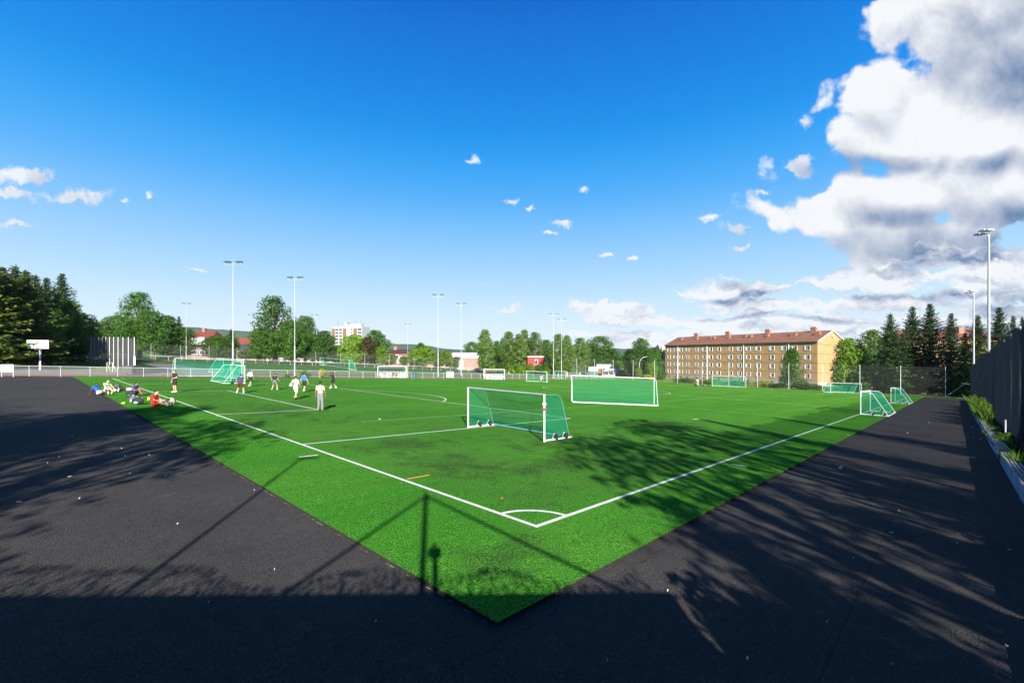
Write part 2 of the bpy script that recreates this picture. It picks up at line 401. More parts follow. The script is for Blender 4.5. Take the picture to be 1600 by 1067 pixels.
# ------------------------------------------------------------------ hills on the horizon
def hill(name, prof, D, depth, c1, c2):
    m = MB(); n = len(prof)
    for i in range(n - 1):
        for k in range(6):
            q = []
            for px, py in (prof[i], prof[i + 1]):
                for kk in (k, k + 1):
                    t = kk / 6; dd = D + depth * t; p = cam2w((px - CX) / F * dd, dd)
                    h0 = -40; h1 = zat(py, D + depth)
                    q.append((p[0], p[1], h0 + (h1 - h0) * math.sin(t * math.pi / 2) ** .8))
            m.add([q[0], q[2], q[3], q[1]], [(0, 1, 2, 3)], True)
    me_z = [(x, y, z - gz(x, y)) for x, y, z in m.v]; m.v = me_z
    def hm(nt, b):
        tc = nt.nodes.new('ShaderNodeTexCoord').outputs['Object']
        c = mixc(nt, mrange(nt, nz(nt, .02, 8, .75, tc), .4, .62), c1, c2); nt.links.new(c, b.inputs['Base Color']); b.inputs['Roughness'].default_value = 1
        bumpn(nt, b, nz(nt, .05, 8, .8, tc), 1, 12)
    o = m.build(name, groundmat(name + '_woods', hm)); tag(o, kind='structure')
def prof(pts, step=12):
    out = []; r = random.Random(3)
    for (x0, y0), (x1, y1) in zip(pts, pts[1:]):
        k = max(1, int((x1 - x0) / step))
        for i in range(k): t = i / k; out.append((x0 + (x1 - x0) * t, y0 + (y1 - y0) * t + r.uniform(-.5, .5)))
    return out + [pts[-1]]
hill('wooded_hill', prof([(-500, 530), (-100, 514), (150, 505), (230, 507), (300, 512), (420, 521), (560, 533), (620, 537.5), (660, 539), (720, 548), (800, 560), (900, 572)]), 1300, 500, (.05, .10, .055), (.085, .145, .075))
hill('far_blue_hill', prof([(560, 540), (640, 540), (700, 545), (760, 548), (860, 550), (960, 544), (1040, 548), (1200, 556), (1500, 560), (2000, 560)]), 2000, 500, (.045, .085, .07), (.06, .105, .085))

# ------------------------------------------------------------------ floodlights
def lampmast(px, ytop, D, label, kind='pair', az=0):
    x, y = at(px, D); H = hat(px, ytop, D)
    t = thing('floodlight_mast', x, y, label, 'floodlight', 'floodlight masts around the sports ground', face(az))
    MB().tube([(0, 0, 0), (0, 0, H * .3)], [.115, .105] if kind == 'pair' else [.15, .13], 10).tube([(0, 0, H * .3), (0, 0, H - .2)], [.065, .038] if kind == 'pair' else [.12, .08], 10).build('pole', mastm if kind == 'pair' else grey, t, local=True)
    if kind == 'pair':
        sp = 1.15
        MB().tube([(-sp, 0, H - .55), (-.3, 0, H - .6), (0, 0, H - .25), (.3, 0, H - .6), (sp, 0, H - .55)], .04, 6).tube([(-sp, 0, H - .5), (-sp, 0, H - .05)], .035, 6).tube([(sp, 0, H - .5), (sp, 0, H - .05)], .035, 6).build('bracket', grey, t, local=True)
        for s in (-1, 1): MB().box((s * (sp - .3), .1, H), (.95, .55, .16), 0, .85).build('lamp_head', darkm, t, local=True)
    else:
        MB().tube([(0, 0, H - .5), (-.2, 0, H - .1), (-.6, 0, H - .15)], .05, 6).build('bracket', grey, t, local=True)
        m = MB(); 
        for k, (xx, zz) in enumerate(((-.62, -.05), (-.42, .14), (-.15, .30))):
            b = MB().box((xx, -.35 if k % 2 else .3, H + zz), (.66, .6, .14), 0, .8); b.build('lamp_head', greyl if k else alu, t, local=True)
    return t
for a in ((364, 409, 68, 'tallest looking pale floodlight mast with two lamp heads behind the leftmost cluster of goals'),
          (460.5, 433, 78, 'pale floodlight mast behind the railing, in front of the tall deciduous tree left of centre'),
          (291, 474, 140, 'distant floodlight mast rising beside the red roof at the left'),
          (491.5, 492, 165, 'distant floodlight mast between the tall tree and the white high-rise'),
          (637, 506, 188, 'thin far floodlight mast above the orange brick houses'),
          (684.5, 460, 100, 'floodlight mast just behind the railing, left of the white notice board'),
          (720.5, 474, 112, 'floodlight mast just behind the railing, right of the white notice board'),
          (864.7, 490, 125, 'left one of the two close floodlight masts by the birches'),
          (877.3, 498, 129, 'right one of the two close floodlight masts by the birches')):
    lampmast(*a)
lampmast(1545, 364, 44.7, 'near grey floodlight mast rising behind the dark net wall, with white lamp heads', 'stack', 0)
lampmast(1521.5, 457, 74.3, 'smaller farther floodlight mast rising behind the dark net wall', 'stack', 0)

# ------------------------------------------------------------------ fences and railings
def railing(name, pts, sp, h, label, rails, net, post_r=.035, matp=white):
    x0, y0 = pts[0]; t = thing(name, x0, y0, label, 'railing' if h < 2 else 'fence')
    stuffs = []
    P = []
    for (ax, ay), (bx, by) in zip(pts, pts[1:]):
        L = math.hypot(bx - ax, by - ay); n = max(1, round(L / sp))
        P += [(ax + (bx - ax) * i / n, ay + (by - ay) * i / n) for i in range(n)]
    P.append(pts[-1])
    for x, y in P: MB().tube([(x, y, -.1), (x, y, h)], post_r, 6).build('post', matp, t)
    for z in rails:
        MB().tube([(x, y, z) for x, y in P], .032 if h < 2 else .022, 6).build('rail', matp, t)
    m = MB()
    for (ax, ay), (bx, by) in zip(P, P[1:]): m.quad((ax, ay, .05), (bx, by, .05), (bx, by, h - .08), (ax, ay, h - .08))
    m.build('mesh_panel', net, t)
    return P
railing('pitch_railing', [(-9.5, 74.6), (121.5, 74.6)], 2.5, 1.12, 'long low white tubular railing with wire mesh between the turf pitch and the red track', (1.1, ), wire2, .028, railm)
railing('field_railing', [at(-60, 112), at(200, 122), at(570, 143), at(760, 150), at(905, 150)], 3.0, 1.15, 'far low grey railing beyond the second field', (1.12,), wirem, .03, greyl)
railing('ball_fence', [at(205, 132), at(236, 134), at(570, 150), at(758, 156), at(915, 152)], 7.2, 4.2, 'distant tall wire ball fence on thin grey posts beyond the second field', (), wirem, .045, grey)
railing('far_end_fence', [(124.7, 1.2), (124.7, 96)], 6.6, 6.0, 'tall grey wire fence at the far end of the pitch before the apartment building', (), wirem, .05, greyl)
# two braces at the corner end
m = MB(); m.tube([(124.7, 1.2, .1), (124.9, -2.0, 3.3)], .05, 6)
tag(m.build('fence_brace', greyl, org=Vector((124.7, 1.2, gz(124.7, 1.2)))), 'slanting grey brace pole between the far fence end post and the spruces', 'pole')

# tall dark net wall along the near touch line side
def netwall():
    t = thing('net_wall', 13, -2.15, 'tall black-blue net wall with scalloped top along the right edge of the asphalt', 'net wall')
    x0, x1, H, sp = 13.0, 113.0, 5.9, 5.0; yb = -2.15
    n = int((x1 - x0) / .12); rr = random.Random(5); m = MB(); prev = None; ph = 0.0
    vs = []; fs = []; K = 5
    for i in range(n + 1):
        x = x0 + (x1 - x0) * i / n; u = ((x - x0) % sp) / sp
        top = H - .38 * math.sin(u * math.pi) * (.7 + .3 * math.sin(x * .7))
        ph += .12 / .55 * 2 * math.pi * rr.uniform(.5, 1.5)
        for k in range(K):
            z = .02 + (top - .02) * k / (K - 1); amp = .10 + .03 * math.sin(x * 1.7 + k)
            vs.append((x, yb + amp * math.sin(ph) - .10 * math.sin(u * math.pi) * math.sin(math.pi * k / (K - 1)), z))
    for i in range(n):
        for k in range(K - 1): fs.append((i * K + k, (i + 1) * K + k, (i + 1) * K + k + 1, i * K + k + 1))
    m.add(vs, fs, True); m.build('netting', netmat('dark_net', (.011, .017, .027), .45), t)
    x = x0
    while x <= x1 + .01:
        MB().tube([(x, yb - .16, 0), (x, yb - .16, H + .05)], .055, 8).build('post', greyl, t); 
        x += sp
    MB().tube([(x0, yb - .16, .75), (x1, yb - .16, .75)], .03, 6).build('rail', grey, t)
    MB().box(((x0 + x1) / 2, yb, .32), (x1 - x0, .05, .72)).build('base_board', mat('base_board', (.02, .025, .03), .8, .3, 1), t)
netwall()

# blue bench wall with pale slats
def bench_row():
    xs = 9.0; k = 0
    spans = [(3.0, 8.9), (9.4, 15.5), (16.0, 27.5), (28.3, 38.5), (39.3, 58.0), (58.8, 84.0)]
    names = ['nearest', 'second', 'third', 'fourth', 'fifth', 'farthest']
    blue = mat('blue_paint', (.09, .27, .48), .6, .45, 1.8, bump=.2); slat = mat('weathered_slats', (.34, .33, .33), .7, .3, 5)
    for nm, (a, b) in zip(names, spans):
        t = thing('slatted_bench', a, -1.6, '%s length of the low blue-fronted slatted bench beside the net wall' % nm, 'bench', 'lengths of the long bench by the net wall')
        MB().box(((a + b) / 2, -1.42, .155), (b - a, .09, .43)).build('front_panel', blue, t)
        for i in range(4):
            MB().box(((a + b) / 2, -1.405 - .095 * i, .395), (b - a + .01, .06, .035)).build('slat', slat, t)
        for x in (a + .1, (a + b) / 2, b - .1): MB().box((x, -1.64, .16), (.1, .3, .42)).build('leg', plinth, t)
bench_row()
x, y = on(1556, 693); m = MB().tube([(x, -1.95, 0), (x, -1.95, 1.3)], .035, 8)
tag(m.build('white_stake', white, org=Vector((x, -1.95, gz(x, -1.95)))), 'short white stake standing in the weeds by the net wall', 'stake')

# ------------------------------------------------------------------ goals
def goal(px1, py1, px2, py2, h, dt, db, back, label, width=None, wheels=False, r=.05, net=netf, detail=False, heavy=False, sag=.12, sl=None):
    A = Vector((*on(px1, py1), 0)); B = Vector((*on(px2, py2), 0))
    if width: B = A + (B - A).normalized() * width
    d = (B - A).normalized(); n = Vector((-d.y, d.x, 0))
    if back == 'r': n = -n
    W = (B - A).length; Z = Vector((0, 0, 1)); r = r * .62 if A.length > 60 else r * .9
    t = thing('football_goal', A.x, A.y, label, 'goal', 'portable football goals')
    for P in (A, B): MB().tube([P, P + Z * h], r, 10).build('post', white, t)
    MB().tube([A + Z * h - d * r, B + Z * h + d * r], r, 10).build('crossbar', alu if detail else white, t)
    hp = []
    for P in (A, B):
        hr = .5; path = [P + Z * (h - .02), P + Z * (h - .02) + n * (dt - hr)]
        for k in range(1, 7):
            a = k / 6 * math.pi / 2 * .85; path.append(P + n * (dt - hr + hr * math.sin(a)) + Z * (h - .02 - hr * (1 - math.cos(a))))
        path.append(P + n * db + Z * .06); hp.append(path)
        MB().tube(path, r * .5, 8).build('hoop', white if not detail else mat('hoop_green', (.10, .22, .20), .4), t)
        MB().tube([P + Z * .05, P + n * (db + (.15 if detail else 0)) + Z * .05], r, 8).build('side_bar', white, t)
    MB().tube([A + n * db + Z * .06, B + n * db + Z * .06], r * (1.6 if heavy else 1), 10).build('back_bar', white if not detail else mat('teal_bar', (.12, .28, .32), .4), t)
    N = 14; m = MB(); L = len(hp[0]); g = []
    sub = []
    for a, b in ((hp[0], hp[1]),):
        pa = []; 
        for i in range(L - 1):
            for q in range(3): pa.append((a[i].lerp(a[i + 1], q / 3), b[i].lerp(b[i + 1], q / 3)))
        pa.append((a[-1], b[-1]))
    for j, (p, q) in enumerate(pa):
        tt = j / (len(pa) - 1)
        for i in range(N + 1):
            s = i / N; v = p.lerp(q, s); dip = math.sin(math.pi * s) * math.sin(math.pi * min(1, tt * 1.0)) * sag
            wob = .02 * math.sin(i * 2.1 + j)
            g.append(v - Z * (dip * 1.3 + abs(wob)) - n * dip)
    for j in range(len(pa) - 1):
        for i in range(N): 
            a = j * (N + 1) + i; m.f.append((a, a + 1, a + N + 2, a + N + 1)); m.sm.append(True)
    m.v = [tuple(v) for v in g]; m.build('net', net, t)
    for P, path in ((A, hp[0]), (B, hp[1])):
        m = MB(); vs = [P + Z * .06]; 
        for p in path: vs.append(p)
        m.add(vs, [(0, i, i + 1) for i in range(1, len(vs) - 1)]); m.build('side_net', net, t)
    if wheels:
        for P in (A, B):
            for s in (.45, .85):
                c = P + n * db * s + Z * .14 + d * .0
                w = MB().tube([c - d * .05, c + d * .05], .125 if detail else .11, 16); ob = w.build('wheel', dark, t)
                MB().tube([c - d * .06, c + d * .055], .035, 10).build('hub', darkm, ob)
                MB().bar(c - d * .075 - n * .16 - Z * .10, c - d * .075 - n * .02 + Z * .16, .035, .035).build('wheel_bracket', white, t)
    if detail:
        MB().box((B.x, B.y, 1.38), (.115, .115, .1), math.atan2(d.y, d.x)).build('red_sticker', mat('red_label', (.55, .05, .04), .5), t)
        MB().box((B.x, B.y, 1.6), (.115, .115, .08), math.atan2(d.y, d.x)).build('white_sticker', white, t)
    return t
goal(731.4, 668.3, 850.5, 690.3, 2.0, 1.25, 1.75, 'l', 'near small goal with dark green net and wheels, in the middle of the penalty area', wheels=True, detail=True, net=netg, r=.042, sag=.26)
# full-size goal seen from behind
goal(1022, 632.5, 893, 627, 2.44, .9, 1.5, 'l', 'full-size goal seen from behind, thick white base bar towards the corner, right of centre', heavy=True, r=.037, net=nett)
goal(1344.6, 647.6, 1359.6, 642.4, 2.0, 1.0, 1.9, 'r', 'nearer of the two small goals on the right touch line, on black wheels', wheels=True)
goal(1392, 629.8, 1398.5, 627.6, 2.0, 1.0, 1.9, 'r', 'farther of the two small goals on the right touch line', wheels=True)
goal(1297.8, 613.6, 1346, 614.6, 2.0, .9, 1.5, 'l', 'small goal at the far end in front of the round sunlit tree')
goal(1113, 603.2, 1165.5, 605.6, 2.44, 1.0, 1.8, 'l', 'full-size goal at the far end before the apartment building')
goal(822.5, 596.2, 854.4, 597.6, 2.1, 1.0, 2.0, 'l', 'small goal in midfield with a player beside it, left of the pair of masts')
goal(867, 591.8, 883.5, 592.3, 2.0, .9, 1.6, 'l', 'small pale goal standing at the foot of the pair of floodlight masts')
goal(273.5, 588.6, 380.5, 589.2, 2.44, 1.0, 1.9, 'l', 'full-size goal along the railing at the left, net towards the track')
goal(382.6, 599.4, 360.8, 595.6, 2.0, 1.0, 2.1, 'l', 'small goal seen from its side in front of the left railing, ball at its post')
goal(378, 590.8, 349, 587.2, 2.3, 1.2, 2.1, 'l', 'goal standing behind the other small goal at the left railing')
goal(269.5, 567.6, 257, 566.4, 2.1, 1.0, 2.2, 'l', 'leftmost small goal on the second field, beside the boy in red')
goal(500, 584.5, 545.5, 584.9, 2.4, 1.0, 1.9, 'l', 'goal on the second field behind the yellow flowering bush')
goal(298.5, 567, 318.5, 567.4, 2.1, .9, 1.4, 'l', 'distant small goal seen through the net of the full-size left goal')
goal(340, 569.2, 374, 569.8, 2.3, .9, 1.4, 'l', 'distant wide goal right behind the tallest mast')
goal(611, 573.8, 624.5, 574.1, 2.0, .9, 1.4, 'l', 'tiny far goal above the left players shelter')
goal(695.5, 575.5, 715.8, 576, 2.2, .9, 1.4, 'l', 'far goal between the two masts behind the notice board')
goal(746.5, 577, 757, 577.4, 2.0, .9, 1.4, 'l', 'tiny far green goal left of the right players shelter')
goal(781, 577.8, 803.5, 578.4, 2.2, .9, 1.4, 'l', 'far green goal above the right players shelter')

# ------------------------------------------------------------------ throwing cage, basketball, bin, board, shelters, sign
def cage():
    A = at(210, 64); B = at(160, 88); C_ = at(137, 96)
    t = thing('throwing_cage', A[0], A[1], 'tall throwing cage of dark netting on white posts at the left edge of the track', 'cage')
    P = [(A[0] + (B[0] - A[0]) * i / 7, A[1] + (B[1] - A[1]) * i / 7) for i in range(7)] + [(B[0] + (C_[0] - B[0]) * i / 4, B[1] + (C_[1] - B[1]) * i / 4) for i in range(5)]
    for i, (x, y) in enumerate(P):
        MB().tube([(x, y, -.1), (x, y, 5.05)], .045 if i < 7 else .045, 8).build('post', white if i < 7 else grey, t)
    m = MB()
    for (ax, ay), (bx, by) in zip(P, P[1:]): m.quad((ax, ay, .1), (bx, by, .1), (bx, by, 4.9), (ax, ay, 4.9))
    m.build('netting', cagenet, t)
    MB().tube([(P[0][0], P[0][1], 4.4), (P[1][0], P[1][1], .2)], .03, 6).build('brace', darkm, t)
    MB().box((P[0][0], P[0][1], 1.2), (.2, .2, 2.4), 0).build('post_sleeve', white, t)
cage()
x, y = at(62.7, 64.5); zb = hat(62.7, 579, 64.5)
t = thing('basketball_hoop', x, y, 'white basketball backboard on a single white pole before the dark conifers', 'basketball hoop', rz=face(165))
MB().tube([(0, 0, -.1), (0, 0, 3.1)], .11, 12).build('pole', white, t, local=True)
MB().box((0, .42, 3.42), (2.45, .06, 1.15)).build('backboard', mat('board_white', (.8, .8, .78), .4), t, local=True)
m = MB()
for a, b in (((-.34, 3.1), (.34, 3.1)), ((.34, 3.1), (.34, 3.55)), ((.34, 3.55), (-.34, 3.55)), ((-.34, 3.55), (-.34, 3.1))): m.bar((a[0], .46, a[1]), (b[0], .46, b[1]), .02, .06)
m.build('target_square', darkm, t, local=True)
MB().bar((0, 0, 3.05), (0, .4, 3.3), .1, .1).build('arm', white, t, local=True)
rim = [(.23 * math.cos(a * math.pi / 8), .75 + .23 * math.sin(a * math.pi / 8), 3.02) for a in range(17)]
MB().tube(rim, .02, 6).build('rim', mat('rim_red', (.4, .06, .03), .5), t, local=True)
MB().tube([(0, .75, 3.0), (0, .75, 2.6)], [.22, .13], 12, False).build('hoop_net', wire2, t, local=True)
MB().tube([(0, 0, 1.2), (0, 0, 1.9)], .116, 12).build('blue_stripe', mat('stripe_blue', (.05, .10, .35), .5), t, local=True)

x, y = at(202, 62.5)
t = thing('wheeled_bin', x, y, 'dark grey wheeled waste container beside the throwing cage post', 'bin', rz=face(175))
MB().box((0, 0, .62), (1.25, .8, .9), 0, 1.08).build('body', mat('bin_grey', (.06, .06, .065), .6, .2, 3), t, local=True)
MB().tube([(-.66, 0, 1.06), (.66, 0, 1.06)], .4, 16).build('lid', mat('bin_lid', (.08, .08, .085), .6), t, local=True).scale = (1, 1, .35)
bpy.data.objects['lid'].location = (0, 0, .69)
for sx in (-.5, .5):
    for sy in (-.3, .3): MB().tube([(sx - .03, sy, .09), (sx + .03, sy, .09)], .09, 10).build('wheel', dark, t, local=True)
x, y = at(172, 66)
t = thing('small_goal', x, y, 'low white tubular goal frame standing in front of the throwing cage', 'goal', rz=face(180))
MB().tube([(-.35, 0, 0), (-.35, 0, 1.3), (.45, 0, 1.3), (.45, 0, 0)], .028, 6).build('front_frame', white, t, local=True)
MB().tube([(-.35, 0, 1.3), (-.35, -.6, .05)], .03, 6).tube([(.45, 0, 1.3), (.45, -.6, .05)], .03, 6).build('support', white, t, local=True)

def board(px, py, D, w, h, z0, label, mark=None, legs=True):
    x, y = at(px, D); t = thing('notice_board', x, y, label, 'board', rz=face(180))
    MB().box((0, 0, z0 + h / 2), (w, .05, h)).build('panel', mat('board_white', (.8, .8, .78), .4), t, local=True)
    if mark:
        m = MB(); pts = [(.28 * math.cos(a), .031, z0 + h * .5 + .22 * math.sin(a)) for a in [k * math.pi / 7 for k in range(2, 13)]]
        m.tube(pts, .05, 6); m.box((.02, .03, z0 + h * .5), (.34, .02, .07)); m.box((-.35, .03, z0 + h * .5), (.1, .02, .4)); m.build('blue_emblem', mat('emblem_blue', (.05, .12, .45), .5), t, local=True)
    for sx in (-.45, .45): MB().tube([(sx * w, -.05, 0), (sx * w, -.05, z0 + h)], .03, 6).build('leg', greyl, t, local=True)
board(703, 580, 96, 1.45, 1.2, .15, 'white notice board with a blue emblem hanging on the railing between two masts', True)
board(11, 570, 48.5, 1.35, .75, .55, 'plain white board on the railing at the left edge of the picture')
x, y = at(649, 88)
t = thing('waste_post', x, y, 'dark green-blue waste post in front of the railing right of the left shelter', 'bin', rz=face(180))
MB().tube([(-.14, 0, 0), (-.14, 0, 1.25)], [.16, .13], 10).build('body', mat('post_green', (.02, .10, .08), .5), t, local=True)
MB().tube([(.2, 0, 0), (.2, 0, 1.2)], [.13, .12], 10).build('blue_body', mat('post_blue', (.05, .12, .30), .5), t, local=True)
MB().ell((-.14, 0, 1.25), (.14, .14, .08)).build('cap', darkm, t, local=True)

def shelter(px, D, w, label):
    x, y = at(px, D); t = thing('players_shelter', x, y, label, 'shelter', 'players shelters at the railing', face(180))
    h = 2.15; dp = 1.3
    for s in (-1, 1):
        MB().tube([(s * w / 2, .5, 0), (s * w / 2, .5, h - .1), (s * w / 2, .2, h), (s * w / 2, -dp + .5, h - .3), (s * w / 2, -dp + .4, 0)], .05, 8).build('end_frame', white, t, local=True)
        MB().quad((s * w / 2, .4, .1), (s * w / 2, -.8, .1), (s * w / 2, -.8, h - .35), (s * w / 2, .4, h - .1)).build('end_panel', netmat('clear_panel', (.6, .66, .66), .12) if 'clear_panel' not in MATS else MATS['clear_panel'], t, local=True)
    MB().quad((-w / 2, .5, h), (w / 2, .5, h), (w / 2, -.85, h - .25), (-w / 2, -.85, h - .25)).add([], []).build('roof', mat('shelter_roof', (.10, .11, .12), .5), t, local=True)
    MB().bar((-w / 2, .52, h), (w / 2, .52, h), .07, .08).build('roof_edge', white, t, local=True); MB().box((0, .44, h - .22), (w - .1, .04, .34)).build('shade_band', darkm, t, local=True)  # dark strip below the roof edge paints in the shade inside the shelter
    m = MB(); k = int(w / .6)
    MB().box((0, -.82, 1.15), (w, .03, 1.5)).build('back_panel', MATS['clear_panel'], t, local=True)
    for i in range(k + 1): MB().tube([(-w / 2 + w * i / k, -.86, 0), (-w / 2 + w * i / k, -.86, h - .3)], .035, 6).build('post', white, t, local=True)
    MB().box((0, -.45, .45), (w - .2, .4, .06)).build('seat', white, t, local=True)
    for i in range(k): MB().box((-w / 2 + w * (i + .5) / k, -.66, .72), (.34, .05, .26))  .build('seat_back', greyl, t, local=True)
    MB().box((0, -.45, .2), (w - .6, .08, .4)).build('seat_support', grey, t, local=True)
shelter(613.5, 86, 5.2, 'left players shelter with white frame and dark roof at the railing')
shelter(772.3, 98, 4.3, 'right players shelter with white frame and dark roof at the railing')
# ------------------------------------------------------------------ buildings
def local_building(name, px, D, ang, label, z0=None, cat='building'):
    x, y = at(px, D); t = thing(name, x, y, label, cat, rz=ang); return t

def apartment():
    C0 = Vector((*at(1277.5, 150), 0)); C1 = Vector((*at(1039.5, 208), 0))
    d = (C1 - C0).normalized(); L = (C1 - C0).length; n = Vector((-d.y, d.x, 0))      # n points out of the sunny front
    if n.dot(-FV) < 0 and n.dot(-RV) < 0: n = -n
    if n.dot(C0) > 0: n = -n
    w = -n; Wd = 16.5; H = 14.7; Hr = 18.6; Z = Vector((0, 0, 1))
    t = thing('apartment_building', C0.x, C0.y, 'long four-storey tan brick apartment building with reddish brown roof behind the far goal', 'building')
    A, B, C, D_ = C0, C1, C1 + w * Wd, C0 + w * Wd
    m = MB(); zb = 1.3
    m.quad(A + Z * zb, B + Z * zb, B + Z * H, A + Z * H); m.quad(C + Z * zb, D_ + Z * zb, D_ + Z * H, C + Z * H)
    for P, Q in ((D_, A), (B, C)):
        M = (P + Q) / 2; m.add([P + Z * zb, Q + Z * zb, Q + Z * H, M + Z * (Hr - .1), P + Z * H], [(0, 1, 2, 3, 4)])
    m.build('wall', brick, t)
    m = MB(); e = .12
    q = [A - d * e + n * e, B + d * e + n * e, C + d * e - n * e, D_ - d * e - n * e]
    for i in range(4): m.quad(q[i] - Z * 2, q[(i + 1) % 4] - Z * 2, q[(i + 1) % 4] + Z * zb, q[i] + Z * zb)
    m.quad(*[p + Z * zb for p in q]); m.build('plinth', plinth, t)
    m = MB(); M0 = (A + D_) / 2 - d * .35; M1 = (B + C) / 2 + d * .35; o = .55
    a0, b0 = A - d * .35 + n * o - Z * .25, B + d * .35 + n * o - Z * .25; c0, d0 = C + d * .35 - n * o - Z * .25, D_ - d * .35 - n * o - Z * .25
    for p, q2, r0, r1 in ((a0, b0, M1, M0), (c0, d0, M0, M1)):
        m.quad(p + Z * H, q2 + Z * H, r0 + Z * Hr, r1 + Z * Hr)
        m.quad(p + Z * (H - .22), q2 + Z * (H - .22), r0 + Z * (Hr - .25), r1 + Z * (Hr - .25))
    rf = m.build('roof', roofm, t)
    m = MB(); m.tube([a0 + Z * (H - .05) + n * .08, b0 + Z * (H - .05) + n * .08], .14, 6); m.build('gutter', mat('gutter', (.12, .12, .13), .5), t)
    m = MB()
    for P in (a0, d0): m.bar(P + Z * (H - .1) - d * .05, M0 + Z * (Hr - .08) - d * .05, .08, .35)
    m.build('verge_board', white, t)
    # storey bands
    m = MB()
    for k in range(1, 5):
        z = zb + .1 + k * 3.1 - .25
        m.quad(A + n * .03 + Z * z, B + n * .03 + Z * z, B + n * .03 + Z * (z + .14), A + n * .03 + Z * (z + .14))
        m.quad(D_ - d * .03 + Z * z, A - d * .03 + Z * z, A - d * .03 + Z * (z + .14), D_ - d * .03 + Z * (z + .14))
    m.build('storey_band', mat('band_brick', (.20, .10, .05), .85), t)
    # downpipes
    def s_of(px):
        # distance along the front at which a sight line at px crosses it
        lat0, D0 = C0.x * SN - C0.y * CS, C0.x * CS + C0.y * SN; dl, dd = d.x * SN - d.y * CS, d.x * CS + d.y * SN; X = (px - CX) / F
        return (X * D0 - lat0) / (dl - X * dd)
    for px in (1059.4, 1105, 1162, 1232.5):
        P = C0 + d * s_of(px); MB().tube([P + n * .14 + Z * .2, P + n * .14 + Z * (H - .2)], .13, 8).build('downpipe', white, t)
    # windows: one frame, copied
    wy, hy = 1.55, 1.55
    cols = [1045.5, 1055.4, 1064, 1074.4, 1088.5, 1100.5, 1111, 1123.4, 1141.9, 1156.1, 1169.6, 1185, 1206.8, 1225.7, 1242.2, 1262.2]
    org = WORG[t.name]; rz = math.atan2(d.y, d.x)
    fr = MB(); 
    for a, b, c2, dd2 in ((-.78, .78, -.78, -.68), (-.78, .78, .68, .78)): fr.box(((a + b) / 2, 0, (c2 + dd2) / 2 * 1.02), (b - a, .16, (dd2 - c2) * .6))
    for a, b in ((-.78, -.72), (.70, .78), (.15, .20)): fr.box(((a + b) / 2, 0, 0), (b - a, .155, 1.37))
    fr.box((0, -.1 * 0, -.86), (1.7, .24, .07))
    first = None; k = 0
    for px in cols:
        s = s_of(px)
        for fl in range(4):
            P = C0 + d * s + n * .06; z = zb + .1 + fl * 3.1 + 1.75; loc = Vector((P.x - org.x, P.y - org.y, z + gz(P.x, P.y) - org.z))
            if first is None:
                o = fr.build('window', white, t, local=True)
                pane = MB().box((-.28, 0, 0), (.8, .05, 1.36)).build('pane', glass, o, local=True)
                cur = MB().box((.45, 0, 0), (.46, .07, 1.36)).build('curtained_pane', mat('curtain', (.62, .62, .6), .7, .1, 3), o, local=True)
                first = o
            else:
                o = first.copy(); COL.objects.link(o); o.parent = t
                for g in first.children:
                    q3 = g.copy(); COL.objects.link(q3); q3.parent = o
                    if g.name.startswith('curtained'): f_ = rnd.choice((.2, .6, 1, 1, 1.5)); q3.scale = (f_, 1, 1); q3.location = (.45 + .24 * (1 - f_) - .02, .012, 0) if f_ < 1.2 else (.28, .012, 0)
            o.location = loc; o.rotation_euler = (0, 0, rz)
    m = MB()
    for px in cols: 
        P = C0 + d * s_of(px); m.box((P.x + n.x * .14, P.y + n.y * .14, .75), (.9, .06, .45), rz)
    m.build('cellar_windows', glass, t)
    # chimneys
    for px, big in ((1052, 0), (1068.5, 2), (1076, 0), (1098, 0), (1103, 0), (1117, 2), (1126, 0), (1152, 0), (1160, 0), (1179, 2), (1186, 0), (1224, 0), (1229, 0), (1250.5, 2), (1262, 0), (1266, 0)):
        P = C0 + d * s_of(px); fr2 = .47 if big else .30
        Q = P + w * Wd * fr2; hz = H + (Hr - H) * min(1, fr2 * 2)
        sz = (1.8, 1.2, 2.1) if big else (.9, .8, 1.3)
        c = MB().box((Q.x, Q.y, hz + .25), sz, rz).build('chimney', chimm, rf)
        if big: MB().box((Q.x, Q.y, hz + .25 + sz[2] / 2 + .06), (2.0, 1.4, .12), rz).box((Q.x, Q.y, hz + .4 + sz[2] / 2 + .1), (1.6, .9, .25), rz).build('chimney_cap', plinth, rf)
    Mg = (A + D_) / 2; MB().ell((Mg.x - d.x * .1, Mg.y - d.y * .1, H + 1.9), (.5, .5, .55)).build('gable_vent', mat('vent', (.45, .33, .22), .8), t)
apartment()

